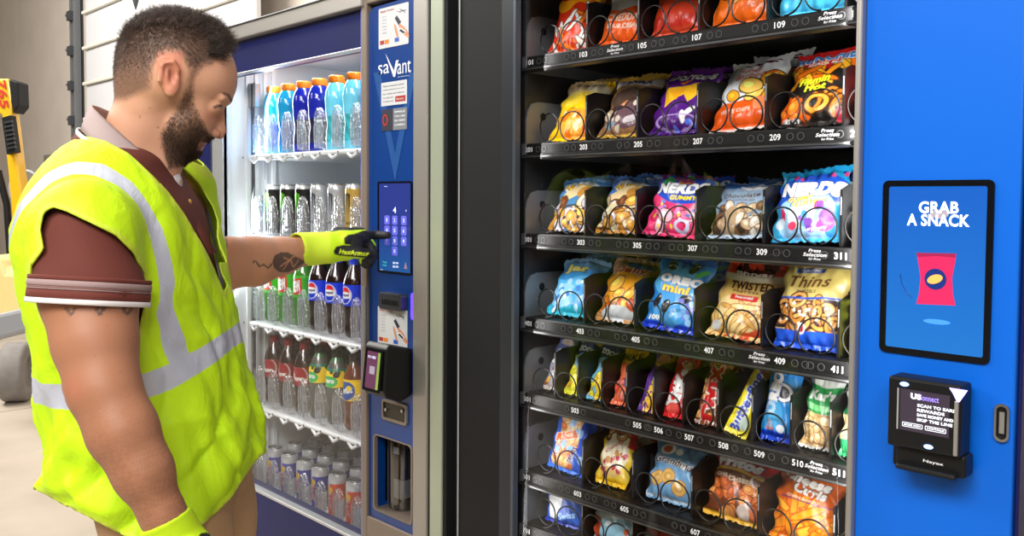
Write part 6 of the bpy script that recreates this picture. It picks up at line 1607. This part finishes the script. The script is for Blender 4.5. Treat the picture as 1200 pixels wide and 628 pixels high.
# narrow hem binding along the cut edges
bind = np.minimum(np.minimum(np.abs(g1), np.abs(g2)), np.abs(g3))
T = quad2tri(Ft); Vc, Tc, (stc, bc) = clip(Vt, T, g, (st, g))
def vest_mat():
    M = bpy.data.materials.new('hi_vis_fabric'); M.use_nodes = True; nt = M.node_tree; N = nt.nodes; L = nt.links; bs = N['Principled BSDF']
    at = N.new('ShaderNodeAttribute'); at.attribute_name = 'band'; mr = N.new('ShaderNodeMapRange'); mr.inputs[1].default_value = -.0006; mr.inputs[2].default_value = .0006; mr.inputs[3].default_value = 1; mr.inputs[4].default_value = 0
    L.new(at.outputs['Fac'], mr.inputs[0])
    ed = N.new('ShaderNodeAttribute'); ed.attribute_name = 'edge'; m2 = N.new('ShaderNodeMapRange'); m2.inputs[1].default_value = .0055; m2.inputs[2].default_value = .007; m2.inputs[3].default_value = 1; m2.inputs[4].default_value = 0
    L.new(ed.outputs['Fac'], m2.inputs[0])
    c1 = N.new('ShaderNodeMixRGB'); c1.inputs[1].default_value = (*lin((206, 250, 12)), 1); c1.inputs[2].default_value = (*lin((212, 240, 60)), 1); L.new(m2.outputs[0], c1.inputs[0])
    c2 = N.new('ShaderNodeMixRGB'); c2.inputs[2].default_value = (*lin((198, 202, 216)), 1); L.new(mr.outputs[0], c2.inputs[0]); L.new(c1.outputs[0], c2.inputs[1]); L.new(c2.outputs[0], bs.inputs['Base Color'])
    r_ = N.new('ShaderNodeMapRange'); r_.inputs[3].default_value = .62; r_.inputs[4].default_value = .34; L.new(mr.outputs[0], r_.inputs[0]); L.new(r_.outputs[0], bs.inputs['Roughness'])
    tc = N.new('ShaderNodeTexCoord'); n1 = N.new('ShaderNodeTexNoise'); n1.inputs['Scale'].default_value = 14; n1.inputs['Detail'].default_value = 6; n1.inputs['Distortion'].default_value = .6; L.new(tc.outputs['Object'], n1.inputs['Vector'])
    bp = N.new('ShaderNodeBump'); bp.inputs['Strength'].default_value = .5; bp.inputs['Distance'].default_value = .012; L.new(n1.outputs[0], bp.inputs['Height'])
    n2 = N.new('ShaderNodeTexNoise'); n2.inputs['Scale'].default_value = 900; L.new(tc.outputs['Object'], n2.inputs['Vector'])
    n3 = N.new('ShaderNodeTexNoise'); n3.inputs['Scale'].default_value = 24; n3.inputs['Detail'].default_value = 3; n3.inputs['Distortion'].default_value = 1.8
    mp = N.new('ShaderNodeMapping'); mp.inputs['Scale'].default_value = (1, 1, .4); mp.inputs['Rotation'].default_value = (.5, .6, .2); L.new(tc.outputs['Object'], mp.inputs[0]); L.new(mp.outputs[0], n3.inputs['Vector'])
    b3 = N.new('ShaderNodeBump'); b3.inputs['Strength'].default_value = .35; b3.inputs['Distance'].default_value = .007; L.new(n3.outputs[0], b3.inputs['Height']); L.new(bp.outputs[0], b3.inputs['Normal'])
    b2 = N.new('ShaderNodeBump'); b2.inputs['Strength'].default_value = .2; b2.inputs['Distance'].default_value = .0006; L.new(n2.outputs[0], b2.inputs['Height']); L.new(b3.outputs[0], b2.inputs['Normal']); L.new(b2.outputs[0], bs.inputs['Normal'])
    return M
vest = emit_mesh('safety_vest', t2w(Vc), Tc, None, vest_mat(), attrs={'band': stc, 'edge': bc})
sd = vest.modifiers.new('cloth', 'SOLIDIFY'); sd.thickness = .0028; sd.offset = -1
# front zip line
# loose front corner of the far panel
# ---------------------------------------------------------------- polo shirt
HAX = np.array([-.06, .12, -1.]); HAX /= np.linalg.norm(HAX)
def shirt_sdf(G):
    d = torso_sdf(G, .014)
    for A_, R_ in ((RAt, .0665), (LAt, .063)):
        p1 = A_[1]
        e = chain(G, [A_[0], p1, p1+(p1-A_[0])*.5], [R_+.001, R_, R_], .02)
        ax_ = HAX if A_ is RAt else (p1-A_[0])/np.linalg.norm(p1-A_[0]); cutp = p1+ax_*(.001 if A_ is RAt else -.02)
        e = smax(e, (G-cutp)@ax_, .003); d = smin(d, e, .02)
    return smax(d, td(150, 548)[1]-G[..., 2], .004)
lo = (ab_.min()-.04, -.3, td(150, 615)[1]-.01); hi = (af.max()+.03, .33, zt_[-1]+.03)
Vs, Fs = nets(shirt_sdf, lo, hi, .005); Vs = relax(Vs, Fs, 2)
xs_, ys_ = pixof(t2w(Vs)); C = np.tile(slin((104, 47, 37)), (len(Vs), 1))
nck = np.hypot((Vs[:, 0]-nc[0]), Vs[:, 1]) 
Nn = normals(Vs, Fs); Vs = Vs+Nn*(.0025*np.sin(Vs[:, 2]*60+Vs[:, 0]*30)*np.sin(Vs[:, 0]*50))[:, None]
T = quad2tri(Fs); gN = np.where(Vs[:, 2] > td(150, 262)[1], np.hypot((Vs[:, 0]-td(158, 172)[0]), Vs[:, 1])-.06, .05)
Vs2, Ts2, cs = clip(Vs, T, gN, (C[:, 0], C[:, 1], C[:, 2]))
shirt = emit_mesh('polo_shirt', t2w(Vs2), Ts2, np.stack(cs, 1), mat('brown_knit', rough=.85, attr='Col', bump=.3, bscale=700, bdist=.0006))
for A_, nm_ in ((RAt, .0785),):
    ax_ = HAX; u_ = np.cross(ax_, [0, 1, 0]); u_ /= np.linalg.norm(u_); v_ = np.cross(ax_, u_)
    VV = []; FF = []; CC = []
    for t0, t1, c_, r_ in ((-.026, -.02, (112, 52, 42), 0), (-.02, -.012, (168, 142, 140), .0006), (-.012, -.0095, (150, 110, 104), .0), (-.0095, -.0075, (175, 150, 148), .0006), (-.0075, .0035, (112, 52, 42), 0), (.0035, .0105, (236, 230, 228), .0008)):
        o_ = len(VV)
        for rr, tq in ((0, t0), (.0012, t0+.001), (.0012, t1-.001), (0, t1), (-.004, t1), (-.004, t0)):
            for k in range(64):
                an = 2*PI*k/64; VV.append(A_[1]+ax_*(tq+.003)+(u_*math.cos(an)+v_*math.sin(an))*(nm_-.0035+rr+r_+.0012*math.sin(an*5+1))); CC.append(slin(c_))
        for i in range(6):
            for k in range(64): FF.append((o_+i*64+k, o_+i*64+(k+1) % 64, o_+((i+1) % 6)*64+(k+1) % 64, o_+((i+1) % 6)*64+k))
    emit_mesh('sleeve_hem', t2w(np.array(VV)), np.array(FF), np.array(CC), mat('brown_knit'))
# collar: a folded band round the neck, open at the front
def band(name, pts_in, pts_out, mt, th=.003):
    n = len(pts_in[0]) if False else len(pts_in); V = []
    for p, q in zip(pts_in, pts_out):
        for t in np.linspace(0, 1, 6): 
            c = np.array(p)*(1-t)+np.array(q)*t; c[2] += .006*math.sin(PI*t); V.append(c)
    Fc = []
    for i in range(len(pts_in)-1):
        for k in range(5): Fc.append((i*6+k, i*6+k+1, (i+1)*6+k+1, (i+1)*6+k))
    o = emit_mesh(name, t2w(np.array(V)), np.array(Fc), None, mt, parent=shirt_p); s_ = o.modifiers.new('s', 'SOLIDIFY'); s_.thickness = th; s_.offset = 0; return o
shirt_p = person
NL = w2t(h2w(np.array([h3(158, 180)])))[0, 1]; print('neck l', NL)
cb = td(116, 136); cfr = td(199, 213); cmid = td(150, 165, .06)
def collar_pts(r1, dz, dr):
    out = []
    for th_ in np.linspace(-2.6, 2.6, 45):
        t = (1-math.cos(th_))/2   # 0 back, 1 front
        ctr = np.array([cb[0]*(1-.5)+cfr[0]*.5, 0]); ra_ = (cfr[0]-cb[0])/2+dr
        aa_ = ctr[0]-ra_*math.cos(th_); ll = (r1+dr)*math.sin(th_)
        zz_ = cb[1]+(cfr[1]-cb[1])*(t**1.15)+dz; out.append((aa_, ll+NL, zz_))
    return out
mauve = mat('mauve_knit', (180, 160, 158), .85, bump=.3, bscale=600, bdist=.0006)
band('collar', collar_pts(.066, .016, .004), collar_pts(.08, -.022, .018), mauve)
band('collar_piping', collar_pts(.084, -.0255, .0235), collar_pts(.0845, -.0305, .0245), mat('white_knit', (232, 228, 226), .8), .003)
band('collar_stand', collar_pts(.082, -.029, .0215), collar_pts(.092, -.044, .031), mat('brown_knit_plain', (108, 48, 38), .85), .002)
# placket and undershirt at the throat
pl = [td(199, 200), td(207, 222), td(222, 246), td(236, 270), td(250, 296)]
V = []; Fc = []
for i, (a_, z_) in enumerate(pl):
    for k, l_ in enumerate(np.linspace(-.02, .022, 5)): V.append((a_+.006-abs(l_)*.3, l_, z_))
for i in range(4):
    for k in range(4): Fc.append((i*5+k, i*5+k+1, i*5+k+6, i*5+k+5))
o = emit_mesh('placket', t2w(np.array(V)), np.array(Fc), None, mat('brown_knit_plain')); s_ = o.modifiers.new('s', 'SOLIDIFY'); s_.thickness = .003
for (x, y) in ((205, 213), (217, 237)):
    a_, z_ = td(x, y); bv, bf = ball(None, 1, 8); emit_mesh('button', t2w(bv*np.array([.0035, .0055, .0055])+np.array([a_+.008, .004, z_])), bf, np.tile(slin((196, 150, 60)), (len(bv), 1)), mat('button_gold', rough=.3, attr='Col'))
V, Fq = nets(lambda G: smax(scap(G, (*td(188, 196)[:1], 0, td(188, 196)[1]), (td(196, 214)[0], 0, td(196, 214)[1]), .022, .024), -scap(G, (td(160, 150)[0], 0, td(160, 150)[1]), (td(168, 205)[0], 0, td(168, 205)[1]), .03, .03), .004), (td(150, 200)[0], -.06, td(190, 240)[1]), (td(225, 200)[0], .06, td(190, 180)[1]), .004)
emit_mesh('undershirt', t2w(V), Fq, None, mat('white_cotton', (206, 200, 200), .9))

# ---------------------------------------------------------------- trousers and shoes
hipz = td(165, 560)[1]; GR = .0
def leg(G, sg):
    sx = .095*sg; a0 = td(214, 600)[0]
    pts = [(a0, sx, .84), (a0+.02, sx*1.05, .5), (a0-.01, sx*1.1, .09)]
    return chain(G, pts, [.098, .085, .07], .03)
def trou(G):
    d = smin(leg(G, 1), leg(G, -1), .03); e = sell(G, (td(205, 560)[0], 0, .9), (.115, .17, .15)); d = smin(d, e, .04)
    return smax(smax(d, G[..., 2]-.98, .01), .055-G[..., 2], .01)
V, Fq = nets(trou, (td(205, 560)[0]-.22, -.27, .04), (td(205, 560)[0]+.24, .27, 1.0), .009); Nn = normals(V, Fq); V = V+Nn*(.004*np.sin(V[:, 2]*40+V[:, 1]*30)*np.sin(V[:, 0]*40))[:, None]
emit_mesh('trousers', t2w(V), Fq, None, mat('khaki_twill', (196, 156, 114), .85, bump=.3, bscale=500, bdist=.0006))
for sg in (1, -1):
    a0 = td(214, 600)[0]-.01; V, Fq = nets(lambda G: smax(smin(sell(G, (a0+.07, .104*sg, .045), (.15, .05, .05)), sell(G, (a0-.01, .104*sg, .07), (.06, .048, .07)), .03), -G[..., 2], .006), (a0-.12, .104*sg-.08, -.01), (a0+.26, .104*sg+.08, .16), .006)
    emit_mesh('shoe', t2w(V), Fq, None, mat('shoe_leather', (60, 44, 34), .6))

# ---------------------------------------------------------------- gloves
q0 = 2.03
def kk(x, y, dq=0.): return K(x, y, q0+dq)
def glove_l(G):
    d = chain(G, [K(352, 292, 1.99), kk(366, 291.5, -.02), kk(386, 290, -.01)], [.0385, .036, .0375], .01)
    d = smin(d, sell(G, kk(404, 287, .0), (.042, .030, .0365)), .012)
    d = smin(d, scap(G, kk(396, 273, .015), kk(424, 272, .03), .014, .011), .006)      # knuckle ridge
    d = smin(d, scap(G, kk(405, 281.5, -.022), kk(426, 279, .03), .0125, .0135), .004)     # index root
    d = smin(d, chain(G, [kk(420, 277.5, .03), kk(441, 275.3, .085), TIP+np.array([-.012, -.01, 0])], [.0135, .0105, .0088], .004), .004)
    d = smin(d, chain(G, [kk(397, 294, -.018), kk(420, 296.5, -.015), kk(432, 297, .0)], [.0145, .0125, .0105], .005), .005)   # thumb
    for i, (dx, dy, dq, r) in enumerate(((0, 0, .03, .0118), (-1, 3, .052, .0112), (-4, 4, .072, .010))):
        d = smin(d, chain(G, [kk(417+dx, 283+dy, dq*.7), kk(434+dx, 286+dy, dq+.015), kk(437+dx, 299+dy, dq), kk(433+dx, 306+dy, dq-.02), kk(427+dx, 303+dy, dq-.03)], [r*1.1, r*1.05, r, r*.95, r*.85], .003), .0025)
    d = smax(d, -scap(G, K(340, 292, 1.97), kk(368, 291.5, -.02), .034, .031), .002)
    return d
lo = np.minimum(K(345, 320, 1.9), K(345, 320, 2.2)); hi = np.maximum(K(470, 255, 2.25), K(345, 255, 2.25)); lo[1] = 1.9; hi[1] = 2.26; hi[0] = TIP[0]+.02; lo[0] = K(350, 290, 1.95)[0]-.03; lo[2] = K(400, 325, 2.2)[2]; hi[2] = K(400, 258, 2.2)[2]
Vg, Fg = nets(glove_l, lo, hi, .0019); Vg = relax(Vg, Fg, 1, .3)
gx, gy = pixof(Vg)
blackreg = np.minimum.reduce([sdpoly(gx, gy, [(403, 279), (408, 275), (416, 274), (425, 270), (470, 262), (470, 330), (420, 330), (424, 304), (429, 301), (410, 287), (404, 286)]), sdpoly(gx, gy, [(391, 294), (394, 289), (402, 287), (425, 288), (436, 292), (436, 301), (425, 302), (398, 299.5), (392, 298)]), sdpoly(gx, gy, [(387, 272), (392, 266), (400, 262), (415, 262), (445, 264), (445, 269.5), (415, 270), (398, 270)])])
backside = np.clip((Vg[:, 1]-(q0+.012+.45*(Vg[:, 0]-kk(404, 287)[0])))/.006, 0, 1)*(gx > 392)
C = np.tile(slin((206, 244, 22)), (len(Vg), 1)); C = mixc(C, np.clip(1-(gx-386)/1.5, 0, 1)*.6, (226, 246, 70))
C = mixc(C, np.clip(.5-blackreg/1.2, 0, 1), (20, 21, 23)); C = mixc(C, backside, (20, 21, 23))
tx = Art(.082, .02, (20, 21, 23), .0006); tx.text('HexArmor', .5, .5, .94, .7, (215, 235, 40), .05, .25); tg = tx.grid()
u = (gx-396)/38; v = 1-((gy-.085*(gx-396))-290.2)/8.6; m_ = (u > 0) & (u < 1) & (v > 0) & (v < 1) & (backside < .1) & (Vg[:, 1] < q0+.01)
C[m_] = tg[(v[m_]*tg.shape[0]).astype(int), (u[m_]*tg.shape[1]).astype(int)]
C = mixc(C, (dline(gx, gy, [(436, 281), (441, 288)]) < .8)*1., (150, 225, 40)); C = mixc(C, (dline(gx, gy, [(412, 270.6), (442, 268.6)]) < .7)*1., (200, 240, 40))
glm = mat('glove_knit', rough=.7, attr='Col', bump=.35, bscale=420, bdist=.0012)
emit_mesh('glove', Vg, Fg, C, glm)
qr = 1.135
def glove_r(G):
    d = chain(G, [K(188, 600, 1.125), K(200, 622, qr), K(212, 645, qr+.01)], [.0345, .0325, .036], .012)
    d = smin(d, sell(G, K(224, 668, qr+.01), (.037, .024, .046)), .02)
    for i, (x, y, x2, y2, dq) in enumerate(((247, 690, 262, 728, .0), (240, 700, 256, 742, .02), (230, 705, 244, 745, .035), (218, 700, 230, 735, .045))):
        d = smin(d, chain(G, [K(226-i*3, 672, qr+dq*.6), K(x, y, qr+dq), K(x2, y2, qr+dq+.005), K(x2+2, y2+16, qr+dq+.015)], [.0125, .0115, .0105, .009], .004), .004)
    d = smin(d, chain(G, [K(222, 645, qr-.02), K(246, 664, qr-.02), K(258, 690, qr-.01)], [.016, .0135, .011], .005), .008)
    d = smin(d, scap(G, K(212, 640, qr), K(236, 648, qr), .03, .022), .01)
    ax_ = K(203, 628, 1.125)-K(168, 553, 1.125); ax_ /= np.linalg.norm(ax_)
    return smax(d, -((G-K(192, 609, 1.125))@ax_), .003)
lo = K(165, 780, 1.13)-np.array([0.02, .09, 0]); hi = K(285, 585, 1.13)+np.array([.02, .12, 0])
Vg, Fg = nets(glove_r, lo, hi, .0026); gx, gy = pixof(Vg); C = np.tile(slin((206, 244, 22)), (len(Vg), 1))
C = mixc(C, np.clip((gy-668)/3, 0, 1), (20, 21, 23)); C = mixc(C, (np.hypot((gx-240)/7, (gy-628)/4) < 1)*1., (20, 21, 23))
C = mixc(C, (np.abs((gx-172)*.5-(gy-606)*-1) < 0)*1., (240, 190, 60))
emit_mesh('glove', Vg, Fg, C, glm)
